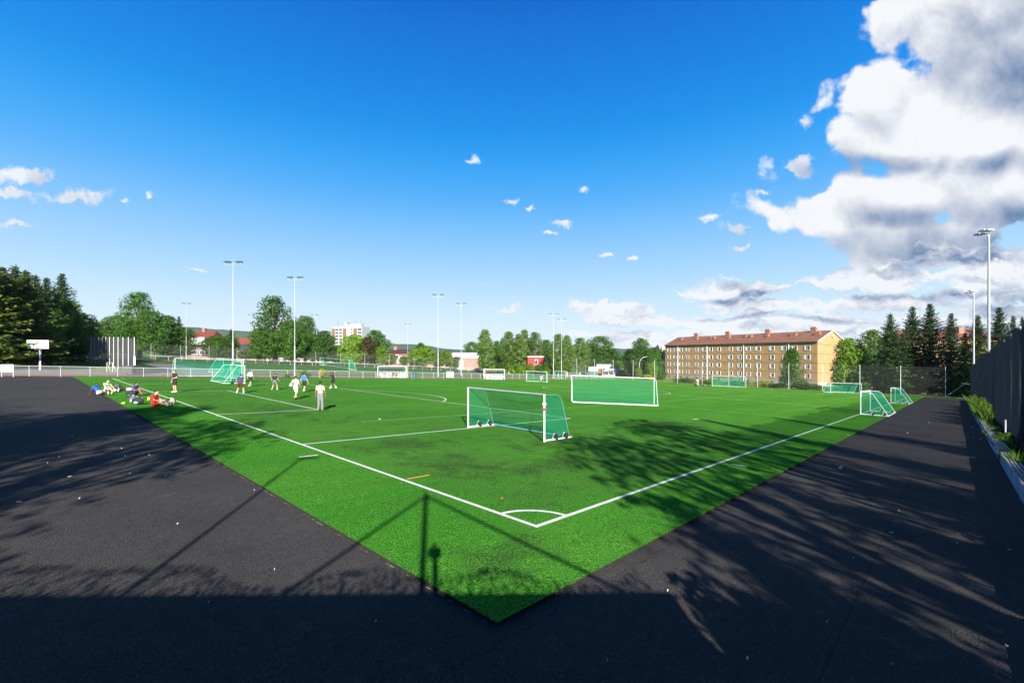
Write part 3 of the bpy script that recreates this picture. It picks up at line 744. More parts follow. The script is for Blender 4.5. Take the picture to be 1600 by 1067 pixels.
def simple_house(name, px0, px1, D, ytop, yeave, label, wallm, roofmm, roof='gable', depth=10, yaw=0.0, win=None, base=0.0, wcol=None, fascia=None):
    """house whose front spans two directions at the distance D"""
    x, y = at((px0 + px1) / 2, D); W = (px1 - px0) / F * D; he = hat((px0 + px1) / 2, yeave, D); ht = hat((px0 + px1) / 2, ytop, D)
    t = thing(name, x, y, label, 'building', rz=face(180) + math.radians(yaw))
    MB().box((0, -depth / 2, he / 2 - .5), (W, depth, he + 1)).build('wall', wallm, t, local=True)
    if roof == 'gable':
        m = MB(); a = W / 2 + .3
        for s in (1, -1):
            y0 = .4 if s > 0 else -depth - .4
            m.add([(-a, y0, he - .1), (a, y0, he - .1), (a - (W * .12), -depth / 2, ht), (-a + W * .12, -depth / 2, ht)], [(0, 1, 2, 3) if s > 0 else (3, 2, 1, 0)])
        m.add([(-a, .4, he - .1), (-a + W * .12, -depth / 2, ht), (-a, -depth - .4, he - .1)], [(0, 1, 2)]); m.add([(a, .4, he - .1), (a, -depth - .4, he - .1), (a - W * .12, -depth / 2, ht)], [(0, 1, 2)])
        m.build('roof', roofmm, t, local=True)
    else:
        MB().box((0, -depth / 2, (he + ht) / 2), (W + .6, depth + .6, max(.2, ht - he))).build('roof', roofmm, t, local=True)
    if win:
        for (fx, fz, ww, wh) in win:
            f = MB().box((fx * W, .03, fz * he), (ww + .24, .08, wh + .24)).build('window', white, t, local=True)
            MB().box((fx * W, .06, fz * he), (ww, .06, wh)).build('pane', glass, f, local=True)
    return t, W, he, ht
pink = mat('pink_wall', (.30, .19, .16), .85, .15, .4); orange = mat('orange_brick', (.24, .085, .05), .85, .2, .5)
brownw = mat('mauve_brick', (.20, .12, .10), .85, .2, .5); creamw = mat('cream_wall', (.50, .40, .29), .8, .1, .4)
redw = mat('red_boards', (.32, .035, .022), .7, .15, 1); darkroof = mat('dark_roof', (.05, .035, .035), .8, .2, 1); whiter = mat('white_cladding', (.40, .41, .41), .6, .08, 1)
# second tan block behind the spruces
wn = [(x_, .16 + .235 * j, 1.3, 1.4) for x_ in (-.40, -.24, -.08, .10, .26, .42) for j in range(4)]
t, W, he, ht = simple_house('apartment_building', 1410, 1560, 158, 513, 531, 'tan brick apartment block half hidden behind the row of dark spruces at the right', mat('warm_tan_brick', (.48, .28, .12), .85, .15, .5), mat('brown_red_roof', (.17, .06, .05), .8, .2, 1), depth=13, yaw=-6, win=wn)
MB().box((0, .06, .3), (W + .1, .2, 1.6)).build('plinth', plinth, t, local=True)
for fx in (-.2, .12, .3): MB().box((fx * W, -4.5, ht - .6), (1.6, 1.2, 2.6)).build('chimney', chimm, t, local=True)
# left side
t, W, he, ht = simple_house('red_roofed_house', 288, 328, 190, 515.5, 530, 'mauve building with a bright red roof and white dormer behind the trees at the left', brownw, redroof, depth=12, win=[(-.2, .3, 2, 1.5), (.1, .3, 2, 1.5)])
MB().box((-.05 * W, -.3, he - .8), (6, 2.5, 3.2)).build('white_dormer', whiter, t, local=True)
MB().box((.1 * W, -6, ht + .4), (1.2, 1.2, 1.6)).build('chimney', chimm, t, local=True)
t, W, he, ht = simple_house('low_school_building', 366, 402, 195, 528, 538, 'low building with flat red roof and dark window band behind the tallest mast', pink, redroof, roof='flat', depth=12)
MB().box((0, .05, he - 1.2), (W, .1, 2.2)).build('window_band', mat('dark_band', (.04, .045, .05), .3), t, local=True)
MB().box((.1 * W, .9, he - 3.0), (W * .7, 1.8, .5)).build('canopy', whiter, t, local=True)
t, W, he, ht = simple_house('low_pink_building', 404, 530, 200, 558.5, 561, 'long low pale pink building behind the tall tree left of centre', pink, mat('flat_roof_edge', (.35, .25, .22), .8), roof='flat', depth=12, win=[(-.42 + .085 * i, .5, 2.0, 1.2) for i in range(11)])
t, W, he, ht = simple_house('pale_pink_hall', 524, 562, 205, 549, 553, 'pale pink hall wall below the white high-rise', mat('pale_pink_wall', (.52, .36, .28), .85, .1, .4), mat('flat_roof_edge', (.35, .25, .22), .8), roof='flat', depth=12, win=[(0, .5, 2.0, 1.2)])
# high-rise
def highrise():
    D = 420; x, y = at(542, D); t = thing('high_rise_block', x, y, 'white high-rise block with brown panels and balconies in the distance left of centre', 'building', rz=face(180) + math.radians(-12))
    s = D / F; W = 52 * s; H = hat(542, 510, D)
    MB().box((0, -7, H / 2), (W, 14, H)).build('wall', whiter, t, local=True)
    for a, b in ((-.33, -.22), (.02, .13), (.40, .5)): MB().box(((a + b) / 2 * W, .12, H / 2 - .8), ((b - a) * W, .24, H - 2)).build('brown_panel', mat('brown_panel', (.17, .095, .045), .8, .1, .3), t, local=True)
    for k in range(10):
        z = H - 2.0 - k * 2.9
        for a, b in ((-.49, -.35), (.16, .26), (.28, .39)):
            f = MB().box(((a + b) / 2 * W, .3, z), ((b - a) * W, .7, .25)).build('balcony', whiter, t, local=True)
            MB().box(((a + b) / 2 * W, .05, z - .9), ((b - a) * W * .9, .16, 1.5)).build('window', glass, t, local=True)
        MB().box((-.16 * W, .05, z - .9), (1.2, .16, 1.4)).build('window', glass, t, local=True)
    for fx, w2, h2 in ((-.3, 6, 2.6), (-.05, 9, 2.2), (.12, 3, 4)): MB().box((fx * W, -6, H + h2 / 2), (w2, 4, h2)).build('roof_plant', mat('roof_plant_grey', (.30, .33, .35), .6), t, local=True)
    for fx in (-.36, -.2, .4): MB().tube([(fx * W, -5, H), (fx * W, -5, H + 6)], .12, 5).build('aerial', darkm, t, local=True)
highrise()
t, W, he, ht = simple_house('orange_brick_houses', 601, 640, 190, 545, 551.5, 'orange brick terraced houses with dark roof right of the reddish tree', orange, darkroof, depth=10, win=[(-.35, .6, 1.4, 1.4), (-.18, .6, 1.4, 1.4), (.02, .6, 1.6, 2.4), (.2, .6, 1.4, 1.4), (.38, .6, 1.4, 1.4)])
MB().box((.12 * W, -2.5, ht + .3), (1.3, 1.2, 1.5)).build('chimney', chimm, t, local=True)
MB().box((.0 * W, .2, he * .35), (1.8, .4, he * .4)).build('white_porch', whiter, t, local=True)
t, W, he, ht = simple_house('low_brick_wing', 652, 706, 195, 564.5, 566, 'low pinkish brick wing behind the small yellow-green trees', pink, mat('flat_roof_edge', (.35, .25, .22), .8), roof='flat', depth=8)
t, W, he, ht = simple_house('white_topped_building', 702, 748, 175, 551, 559.5, 'building with deep white roof edge over pink brick beside the tall birch', pink, whiter, roof='flat', depth=12)
MB().box((.18 * W, .1, 1.9), (3.6, .2, 3.6)).build('white_gate', whiter, t, local=True)
MB().box((.2 * W, .2, 4.4), (2.6, .6, .9)).build('dark_awning', darkm, t, local=True)
t, W, he, ht = simple_house('orange_roof_house', 774, 788, 185, 550.5, 558.5, 'small house with orange roof between the birches', creamw, mat('orange_roof', (.50, .15, .06), .8, .2, 1), depth=8, win=[(-.2, .5, 1.0, 1.0), (.2, .5, 1.0, 1.0)])
t, W, he, ht = simple_house('red_hut', 824, 852, 158, 556.3, 558.2, 'bright red flat-roofed hut with a white window among the birches', redw, whiter, roof='flat', depth=5, yaw=18, win=[(0, .72, .9, 1.5)])
MB().box((0, .06, he * .35), (W, .14, .3)).build('white_trim', whiter, t, local=True)
t, W, he, ht = simple_house('long_red_shed', 969, 1031, 200, 578.5, 582.5, 'long low red building with dark roof behind the corner of the far fence', orange, darkroof, depth=8, win=[(-.3, .5, 1.6, .8), (0, .5, 1.6, .8), (.3, .5, 1.6, .8)])
t, W, he, ht = simple_house('orange_gabled_house', 984, 998, 206, 570, 577, 'small orange house peeping over the long red building', mat('peach', (.50, .24, .14), .8), orange, depth=6)
t, W, he, ht = simple_house('cream_block', 1032, 1060, 225, 537, 546, 'cream rendered block just left of the long tan apartment building', creamw, whiter, depth=12)
t, W, he, ht = simple_house('white_roof_store', 932, 959, 212, 569, 576, 'store with broad white roof behind the graffiti container', mat('rust_wall', (.24, .08, .04), .8, .2, 1), whiter, depth=6)
# graffiti container
x, y = at(955.5, 204); W = 29 / F * 204
t = thing('graffiti_container', x, y, 'container painted with black graffiti letters on white and blue paint, far behind the goal', 'container', rz=face(180))
MB().box((0, -1.2, 1.5), (W, 2.4, 3.4)).build('body', whiter, t, local=True)
MB().box((-W * .34, .03, 1.5), (W * .31, .1, 3.36)).build('blue_panel', mat('graffiti_blue', (.10, .32, .60), .6, .5, 1.2), t, local=True)
def scrawl(strokes, r, name, m, yo):
    mb = MB()
    for st in strokes: mb.tube([(a, yo, b) for a, b in st], r, 6)
    mb.build(name, m, t, local=True)
def ring(cx, cz, rx, rz_, a0, a1, n=9): return [(cx + rx * math.cos(math.radians(a0 + (a1 - a0) * i / n)), cz + rz_ * math.sin(math.radians(a0 + (a1 - a0) * i / n))) for i in range(n + 1)]
sc = W * .62; x0 = -W * .46
G = lambda pts, k: [(-(x0 + (k + a) * sc / 5), .5 + b * 1.5) for a, b in pts]
LT = [ring(.45, .95, .38, .85, 40, 320) + [(.75, .95), (.45, .95)], ring(.45, .55, .3, .42, 0, 360), [(.1, .1), (.1, 1.5), (.75, .2), (.75, 1.5)], ring(.4, .6, .32, .5, 0, 360), [(.1, .1), (.1, 1.3), (.7, 1.1), (.2, .7), (.75, .1)]]
for k, s_ in enumerate(LT): scrawl([G(s_, k)], .24, 'graffiti_letter', dark, .02)
scrawl([G([(5.5, .2), (6.0, 1.6), (6.3, .6), (6.9, 1.9)], 0)], .12, 'white_graffiti', whiter, .1)
x, y = at(927, 204)
t = thing('green_and_white_kiosk', x, y, 'small white kiosk with green lower half left of the graffiti container', 'kiosk', rz=face(180))
MB().box((0, -1, 2.6), (4.2, 2.2, 2.0)).build('upper_wall', whiter, t, local=True); MB().box((0, -.98, .8), (4.24, 2.26, 1.9)).build('lower_wall', mat('kiosk_green', (.02, .12, .08), .6), t, local=True)
MB().box((0, -1, 3.7), (4.6, 2.5, .15)).build('roof', grey, t, local=True)
x, y = at(999, 165); t = thing('street_lamp', x, y, 'thin curved street lamp behind the corner of the far fence', 'street lamp', rz=face(90))
MB().tube([(0, 0, 0), (0, 0, 5.5), (0, .5, 6.9), (0, 1.4, 7.6), (0, 2.2, 7.8)], .07, 6).build('pole', greyl, t, local=True); MB().ell((0, 2.5, 7.8), (.14, .4, .09)).build('lamp_head', grey, t, local=True)

# ------------------------------------------------------------------ trees
def leaf_quads(P, size, rs, out=None, flat=0.0, asp=.62):
    """one small leaf clump (a bent pair of triangles) at each point"""
    n = len(P); a = rs.normal(size=(n, 3)); 
    if out is not None: a = a * .75 + out
    a /= np.linalg.norm(a, axis=1, keepdims=True) + 1e-9
    b = rs.normal(size=(n, 3)); b[:, 2] *= (1 - flat); b = np.cross(a, b); b /= np.linalg.norm(b, axis=1, keepdims=True) + 1e-9
    c = np.cross(a, b); s = size * rs.uniform(.6, 1.35, size=(n, 1))
    V = np.stack([P - b * s * .5, P - c * s * asp * .5 + a * s * .08, P + b * s * .5, P + c * s * asp * .5 + a * s * .08], 1).reshape(-1, 3)
    return V, np.arange(n * 4).reshape(-1, 4)

def deciduous(seed, H, R, crown0, nb, per, size, shape='round', sub=1.0):
    rs = np.random.RandomState(seed); C = []; Rb = []
    for i in range(nb):
        t = (i + .5) / nb; z = crown0 + (H - crown0) * t
        if shape == 'round': rr = R * math.sqrt(max(.02, 1 - (2 * (t * .93 + .02) - .85) ** 2 * .95)) * .80
        elif shape == 'birch': rr = R * (math.sin(math.pi * (t * .86 + .12)) ** .8) * .75
        elif shape == 'cone': rr = R * (1.0 - t) ** .75 * .95 + .1
        else: rr = R * (.95 if t < .55 else max(.12, 1.55 - 1.35 * t)) * .75
        ang = i * 2.4 + rs.uniform(-.5, .5); q = rr * math.sqrt(rs.uniform(.15, 1))
        br = (R * rs.uniform(.24, .42)) * (1 if t < .8 else .75) * sub
        C.append((q * math.cos(ang), q * math.sin(ang), min(z, H - br * .8))); Rb.append(br)
    C = np.array(C); P = []; O = []
    for c, br in zip(C, Rb):
        n = int(per * (br / (R * .33)) ** 2); d = rs.normal(size=(n, 3)); d /= np.linalg.norm(d, axis=1, keepdims=True)
        k = 1 + .35 * np.sin(d[:, :1] * 5 + seed) * np.cos(d[:, 1:2] * 6)
        P.append(c + d * br * k * rs.uniform(.55, 1.12, size=(n, 1)) ** .6 * np.array([1, 1, .8])); O.append(d * 1.3 + np.array([0, 0, .4]))
    P = np.concatenate(P); O = np.concatenate(O); keep = P[:, 2] > crown0 * .55; P = P[keep]; O = O[keep]
    V, Fq = leaf_quads(P, size, rs, O)
    tb = MB(); rt = .022 * H
    tb.tube([(0, 0, -.6), (.05, 0, H * .2), (0, .08, H * .5), (.05, 0, H * .85)], [rt * 1.25, rt, rt * .6, rt * .15], 8)
    for c in C[::2]:
        z0 = max(crown0 * .6, c[2] * .62 - .3); tb.tube([(0, 0, z0), (c[0] * .5, c[1] * .5, (z0 + c[2]) / 2 - .1), tuple(c)], [rt * .42, rt * .28, rt * .1], 5, False)
    return V, Fq, tb
def spruce(seed, H, R, z0=1.2, dens=1.0, size=.34):
    rs = np.random.RandomState(seed); P = []; O = []; tb = MB(); rt = .015 * H
    tb.tube([(0, 0, -.6), (0, 0, H * .5), (0, 0, H * .985)], [rt * 1.2, rt * .6, .012], 7)
    z = z0; w = 0
    while z < H - .12:
        t = (z - z0) / (H - z0); nbr = rs.randint(7, 11) if t < .8 else 6
        Lw = R * (1 - t) ** .80 * rs.uniform(.72, 1.15) + .10
        for k in range(nbr):
            a = 2 * math.pi * k / nbr + w * 1.1 + rs.uniform(-.3, .3); L = Lw * rs.uniform(.55, 1.2)
            slope = -.50 + .95 * t + rs.uniform(-.15, .12); ns = max(2, int(L / .17 * dens)); s = (np.arange(ns) + .5) / ns * .98 + .02
            up = slope * s * L + .30 * L * s ** 2.5
            x, y = np.cos(a) * L * s, np.sin(a) * L * s
            for side in (-1, -.4, .4, 1):
                off = side * .34 * (1.04 - s) ** .7 * L * .75; m = len(s)
                jx = x - np.sin(a) * off + rs.uniform(-.09, .09, m); jy = y + np.cos(a) * off + rs.uniform(-.09, .09, m)
                P.append(np.stack([jx, jy, z + up - abs(side) * .08 - rs.uniform(0, .30, m) * (1.1 - t)], 1)); O.append(np.tile([math.cos(a) * .35, math.sin(a) * .35, .75], (m, 1)))
            if k % 3 == 0: tb.tube([(0, 0, z), (math.cos(a) * L * .75, math.sin(a) * L * .75, z + slope * L * .75 + .1 * L)], [.04, .012], 4, False)
        z += (.22 + .20 * (1 - t)) * rs.uniform(.8, 1.2) * H / 16; w += 1
    P.append(np.stack([rs.normal(size=14) * .05, rs.normal(size=14) * .05, H - rs.uniform(0, .8, 14)], 1)); O.append(np.tile([0, 0, .6], (14, 1)))
    P = np.concatenate(P); O = np.concatenate(O); V, Fq = leaf_quads(P, size * np.clip(1.15 - .5 * P[:, 2:3] / H, .5, 1.1), rs, O, asp=.5); return V, Fq, tb
PROTO = {}
def proto(key, name, gen, leaf, bk=bark):
    V, Fq, tb = gen; crown = npmesh(name + '_crown', V, Fq, leaf); me = tb.build('trunk_mesh', bk, None, local=True); trunk = me.data; bpy.data.objects.remove(me)
    PROTO[key] = (name, crown, trunk, float(V[:, 2].max()), float(np.percentile(np.hypot(V[:, 0], V[:, 1]), 97)))
proto('r1', 'deciduous_tree', deciduous(1, 14, 5.2, 2.2, 34, 330, .42), LF['dec'])
proto('r2', 'deciduous_tree', deciduous(2, 14, 4.6, 2.0, 34, 330, .42), LF['dec'])
proto('t1', 'deciduous_tree', deciduous(3, 17, 5.0, 2.2, 60, 200, .40, 'tall', sub=.72), LF['dec'])
proto('l1', 'deciduous_tree', deciduous(4, 8, 3.4, 1.8, 26, 300, .34), LF['lime'])
proto('l2', 'deciduous_tree', deciduous(14, 9, 4.2, .5, 34, 330, .36), LF['lime'])
proto('k1', 'copper_tree', deciduous(5, 8, 3.6, 1.4, 26, 300, .36), LF['copper'])
proto('h1', 'deciduous_tree', deciduous(31, 16, 4.2, 7.0, 30, 230, .40), LF['dec'])
proto('h2', 'deciduous_tree', deciduous(33, 16, 4.2, 6.0, 34, 95, .34), LF['dec'])
proto('b1', 'birch_tree', deciduous(6, 15, 3.1, 2.0, 40, 250, .36, 'birch'), LF['birch'], birchbark)
proto('b2', 'birch_tree', deciduous(7, 14, 3.6, 2.2, 40, 250, .36, 'birch'), LF['birch'], birchbark)
proto('c1', 'conical_tree', deciduous(8, 9, 3.0, .8, 34, 260, .30, 'cone'), LF['dec'])
proto('s1', 'spruce_tree', spruce(9, 16, 3.2), LF['spruce'])
proto('s2', 'spruce_tree', spruce(10, 16, 2.7, 1.0), LF['spruce'])
proto('s3', 'spruce_tree', spruce(11, 16, 3.6, 1.6, size=.42), LF['spruce2'])
proto('bu', 'bush', deciduous(12, 2.2, 1.4, .15, 16, 170, .20), LF['dec'])
proto('bl', 'bush', deciduous(13, 2.2, 1.6, .15, 16, 170, .20), LF['lime'])
proto('by', 'bush', deciduous(15, 1.6, .9, .1, 14, 130, .13), LF['yellow'])
proto('bw', 'bush', deciduous(16, 1.5, .8, .1, 12, 90, .13), LF['weed'])
RG = 'trees behind the far fence'
WIDE = dict(s1=1.2, s2=1.2, s3=1.3)
def tree(key, px, ytop, D, wpx=None, label='', group=None, xy=None, H=None, R=None, z0=0.0):
    name, crown, trunk, h0, r0 = PROTO[key]
    x, y = at(px, D) if xy is None else xy
    if H is None: H = hat(px, ytop, D)
    if xy is not None and False: pass
    R = R if R else (wpx * WIDE.get(key, 1.0) * (1.2 if group == RG and key in WIDE else 1) / F * D / 2 if wpx else r0 * H / h0)
    t = thing(name, x, y, label, 'bush' if name == 'bush' else 'tree', group, rz=rnd.uniform(0, 6.28), z=z0)
    sc = (R / r0, R / r0, H / h0)
    for nm, me in (('trunk', trunk), ('crown', crown)):
        o = bpy.data.objects.new(nm, me); COL.objects.link(o); o.parent = t; o.scale = sc
    return t
LG = 'dark conifers at the left edge'
for a in (('s3', -28, 405, 62, 100, 'half visible conifer cut by the left edge of the picture'),
          ('s3', 4, 416, 66, 90, 'broad olive conifer at the very left edge with sunlit lower boughs'),
          ('s1', 24, 414, 74, 70, 'second tallest dark conifer from the left edge, behind the backboard'),
          ('s3', 40, 421, 70, 74, 'olive conifer directly above the basketball backboard'),
          ('s1', 56, 429, 80, 64, 'dark conifer with a pointed tip right of the backboard'),
          ('s1', 73, 433, 86, 60, 'dark conifer in the middle of the left conifer group'),
          ('s2', 97, 427, 98, 52, 'slender bluish conifer with the freestanding tall tip at the right of the left group'),
          ('s1', 88, 458, 84, 50, 'lower dark conifer in front of the slender bluish one'),
          ('r2', 108, 468, 88, 56, 'dark rounded tree at the shoulder of the left conifer group'),
          ('r1', 126, 488, 96, 52, 'dark round tree closing the left conifer group on its right'),
          ('r2', 142, 512, 104, 40, 'low dark tree behind the throwing cage')):
    tree(*a, group=LG)
tree('r1', 66, 478, 78, 70, 'dark undergrowth tree low behind the backboard', LG); tree('r2', 18, 480, 76, 80, 'dark undergrowth tree low at the left edge', LG)
MG = 'broad trees behind the second field'
for a in (('t1', 218, 455, 142, 70, 'tall tree with airy top behind the throwing cage'),
          ('r1', 183, 492, 148, 52, 'round tree left of the airy-topped tree'),
          ('r2', 163, 518, 152, 36, 'small round tree above the dark end of the cage'),
          ('r2', 200, 500, 136, 46, 'round tree directly above the white cage posts'),
          ('r1', 240, 486, 136, 50, 'full round tree right of the airy-topped tree'),
          ('r2', 262, 492, 140, 46, 'round tree with drooping sides left of the distant mast'),
          ('s2', 279.5, 494, 152, 22, 'small dark conifer tip between the round trees and the distant mast'),
          ('r1', 285, 510, 142, 40, 'lower tree at the foot of the distant mast'),
          ('r2', 336, 524, 150, 40, 'round tree right of the red roof'),
          ('r1', 357, 523, 152, 34, 'round tree just left of the tallest mast'),
          ('s2', 361, 514, 160, 18, 'thin conifer tip just left of the tallest mast'),
          ('r1', 384, 545, 152, 26, 'small tree before the flat red roof'),
          ('t1', 430, 461, 146, 74, 'tallest broad tree left of centre with open sky-pierced top'),
          ('r1', 412, 512, 142, 46, 'broad tree filling the left foot of the tallest broad tree'),
          ('r2', 456, 500, 142, 50, 'broad tree behind the second mast'),
          ('r1', 477, 492, 150, 40, 'tree right of the second mast'),
          ('r2', 507, 516, 155, 44, 'dark broad tree left of the high-rise'),
          ('r1', 488, 520, 150, 34, 'lower tree between two masts left of the high-rise'),
          ('l2', 551, 520, 158, 42, 'bright yellow-green tree in front of the high-rise'),
          ('k1', 573, 526, 160, 36, 'copper brown tree right of the yellow-green one'),
          ('r2', 586, 515, 164, 42, 'green tree behind the copper brown tree'),
          ('l1', 597, 540, 160, 24, 'low light green tree edge beside the orange brick houses'),
          ('r2', 657, 535, 190, 22, 'dark treetop behind the small yellow-green trees'),
          ('l1', 650, 543, 165, 30, 'small yellow-green tree right of the orange brick houses'),
          ('l1', 667, 541, 168, 32, 'second small yellow-green tree, right of the dark treetop'),
          ('l1', 697, 547, 165, 24, 'small light tree left of the white-topped building'),
          ('l1', 614, 553, 172, 14, 'small light tree in front of the orange brick houses'), ('r2', 684, 549, 182, 22, 'dark low tree right of the second small yellow-green tree'),
          ('r1', 712, 557, 165, 14, 'low tree in front of the left end of the white-topped building'), ('r2', 632, 556, 180, 16, 'low dark tree right before the orange brick houses'), ('r1', 529, 540, 158, 26, 'dark tree between the broad dark tree and the bright yellow-green one'), ('r2', 402, 536, 158, 26, 'tree beside the flat red roof, left of the tallest broad tree'),
          ('r1', 737, 533, 185, 26, 'dark tree behind the white-topped building, left of the tall birch'),
          ('b1', 758, 514, 145, 32, 'isolated tall birch left of the right players shelter'),
          ('r2', 776, 532, 175, 22, 'dark round tree just right of the isolated tall birch'),
          ('b2', 795, 517, 150, 30, 'leftmost birch of the birch row'),
          ('b1', 811, 521, 150, 28, 'second birch of the row, above the left end of the red hut'),
          ('r1', 786, 537, 170, 20, 'low dark tree between the isolated birch and the birch row'),
          ('b1', 820, 514, 178, 24, 'thin-topped birch standing behind the birch row'),
          ('b2', 836, 518, 176, 28, 'dark green birch directly above the red hut'),
          ('r2', 853, 530, 180, 30, 'dark tree right of the red hut'),
          ('b2', 872, 521, 146, 30, 'birch between the two close masts'),
          ('b1', 886, 523, 150, 26, 'birch right of the two close masts'),
          ('b2', 906, 527, 200, 32, 'pale birch with visible white trunk'),
          ('r1', 937, 524, 222, 44, 'full green tree above the white-roofed store'),
          ('b2', 918, 535, 222, 26, 'lower birch left of the full green tree'),
          ('r2', 958, 545, 222, 36, 'low rounded tree sloping down above the graffiti container'),
          ('l2', 970, 556, 222, 30, 'low olive bush-like tree right above the graffiti container'),
          ('r1', 1001, 527, 190, 34, 'tall green tree right of the dark blue gap in the trees'),
          ('r2', 983, 544, 195, 24, 'dark tree at the right of the blue gap'),
          ('r2', 1020, 542, 185, 34, 'round green tree left of the cream block'),
          ('s2', 1033, 541, 215, 9, 'tiny dark conifer tip above the cream block'),
          ('l1', 1020, 566, 152, 16, 'young tree before the long red building'),
          ('l1', 998, 574, 150, 10, 'small sapling left of the young tree before the long red building'),
          ('bu', 1033, 580, 160, 18, 'bush at the left foot of the apartment building')):
    tree(*a, group=MG)
RG = 'trees behind the far fence'
for a in (('c1', 1237, 543, 118, 37, 'small conical tree standing in front of the apartment building'),
          ('l2', 1325, 524, 116, 50, 'round sunlit yellow-green tree at the gable of the apartment building'),
          ('r2', 1349, 540, 128, 40, 'darker tree right behind the round sunlit tree'),
          ('b2', 1362, 514, 150, 44, 'bluish green airy tree behind the first spruce'),
          ('s1', 1391, 489, 108, 42, 'first tall spruce from the left at the right end of the pitch'),
          ('s1', 1426, 477, 110, 40, 'second spruce, with a thin tip'),
          ('s2', 1453, 474, 108, 42, 'tallest spruce of the row at the end of the asphalt'),
          ('s2', 1486, 489, 104, 36, 'spruce standing alone before the tan block at the end of the asphalt'),
          ('r1', 1378, 552, 116, 44, 'dark low tree filling the gap under the first spruce'),
          ('s1', 1410, 520, 116, 34, 'shorter spruce between the first and second tall spruces'),
          ('s1', 1528, 491, 96, 40, 'spruce just right of the farther mast behind the net wall'),
          ('s2', 1561, 480, 84, 42, 'spruce right of the near mast behind the net wall'),
          ('s1', 1583, 492, 92, 30, 'small spruce tip above the net wall near the right edge'),
          ('s1', 1597, 494, 86, 24, 'spruce tip at the right edge of the picture'),
          ('s2', 1508, 520, 98, 30, 'lower spruce where the net wall begins')):
    tree(*a, group=RG)
# hedge and bushes
for i, (px, yt, D, w, k, lb) in enumerate(((768, 568, 148, 16, 'bl', 'first'), (782, 566, 150, 20, 'bu', 'second'), (797, 566, 150, 20, 'bl', 'third'), (812, 567, 150, 20, 'bl', 'fourth'), (828, 568, 150, 20, 'bl', 'fifth'), (843, 569, 150, 20, 'bu', 'sixth'), (858, 570, 150, 20, 'bl', 'seventh'), (874, 572, 150, 20, 'bl', 'eighth'))):
    tree(k, px, yt, D, w, '%s bush from the left in the hedge below the red hut' % lb, 'hedge below the red hut')
for px, yt, D, w, k, lb in ((1192, 594, 118, 34, 'by', 'yellow flowering bush in front of the apartment building'), (1214, 598, 116, 34, 'bu', 'dark green bush left of the conical tree'), (1258, 599, 112, 40, 'bu', 'dark bush right of the conical tree'), (1280, 602, 112, 34, 'bl', 'bush at the corner of the apartment building'),
        (1070, 590, 135, 40, 'bl', 'pale bush at the left part of the apartment building'), (1110, 592, 130, 44, 'bl', 'pale bush at the middle of the apartment building'), (1150, 594, 125, 44, 'bl', 'pale bush behind the full-size far goal'), (1345, 596, 108, 44, 'bu', 'dark bush right of the round sunlit tree'), (1400, 598, 103, 44, 'bu', 'dark bush beneath the first spruces'), (1012, 585, 150, 20, 'by', 'yellowish bush before the long red building')):
    tree(k, px, yt, D, w, lb, 'bushes behind the far fence')
x, y = on(504, 589); 
for px, py, D, w, k, lb in ((503, 576, 74, 16, 'by', 'yellow flowering weeds climbing the railing left of the goal'), (516, 582, 75, 18, 'bw', 'green weeds right of the yellow flowering ones'), (473, 577, 72, 22, 'bw', 'straggly weeds at the railing right of the second mast'), (448, 583, 70, 18, 'bw', 'low weeds at the railing left of the second mast'), (642, 579, 88, 9, 'bw', 'small weed clump at the railing right of the left shelter')):
    lat = (px - CX) / F; yy = 74.95; D = yy / (SN - CS * lat); tree(k, px, py, D, w, lb, 'weeds growing along the railing')

# weeds by the net wall
def weeds():
    rs = np.random.RandomState(21); P = []; V = []; nb = 0; Fq = []
    us = []
    for _ in range(11000):
        u = 6 + 80 * rs.uniform() ** 1.5; c = .5 + .5 * math.sin(u * 1.3) * math.cos(u * .47 + 1)
        if rs.uniform() > .35 + .65 * c: continue
        v = -1.80 + rs.normal() * .14; 
        if 8.8 < u < 9.5 or 15.4 < u < 16.1 or 27.4 < u < 28.4 or 38.4 < u < 39.4 or 57.9 < u < 58.9: v = -1.35 - abs(rs.normal()) * .3
        h = rs.uniform(.2, .62) * (1 + 1.2 * (u > 48)) * (.6 + .8 * c); a = rs.uniform(0, 6.28); w = rs.uniform(.004, .010) * (1 + u / 50); lx, ly = rs.normal(size=2) * .22 * h
        z = gz(u, v) - .05; ca, sa = math.cos(a) * w, math.sin(a) * w
        V += [(u - ca, v - sa, z), (u + ca, v + sa, z), (u + ca * .7 + lx * .4, v + sa * .7 + ly * .4, z + h * .6), (u + lx, v + ly, z + h)]; Fq.append((nb, nb + 1, nb + 2, nb + 3)); nb += 4
    o = bpy.data.objects.new('weeds', npmesh('weeds', np.array(V), np.array(Fq), LF['weed'])); COL.objects.link(o)
    tag(o, 'green weeds and tall grass growing between the bench and the net wall', 'weeds', kind='stuff')
weeds()
for u, H, R, lb in ((14.6, 1.9, .55, 'leafy green shrub at the net wall nearest the right edge of the picture'), (18.4, 1.0, .5, 'low leafy shrub at the net wall left of the nearest one'), (13.0, 1.1, .6, 'dark low shrub overhanging the nearest bench at the right edge'), (34, .8, .5, 'small leafy shrub behind the bench in the middle of the net wall'), (52, 1.7, .8, 'sunlit tall weedy shrub near the far end of the bench'), (62, 1.9, .9, 'sunlit weedy shrub at the far end of the bench')):
    tree('bw', 0, 0, 0, None, lb, 'shrubs at the foot of the net wall', xy=(u, -1.9), H=H, R=R)

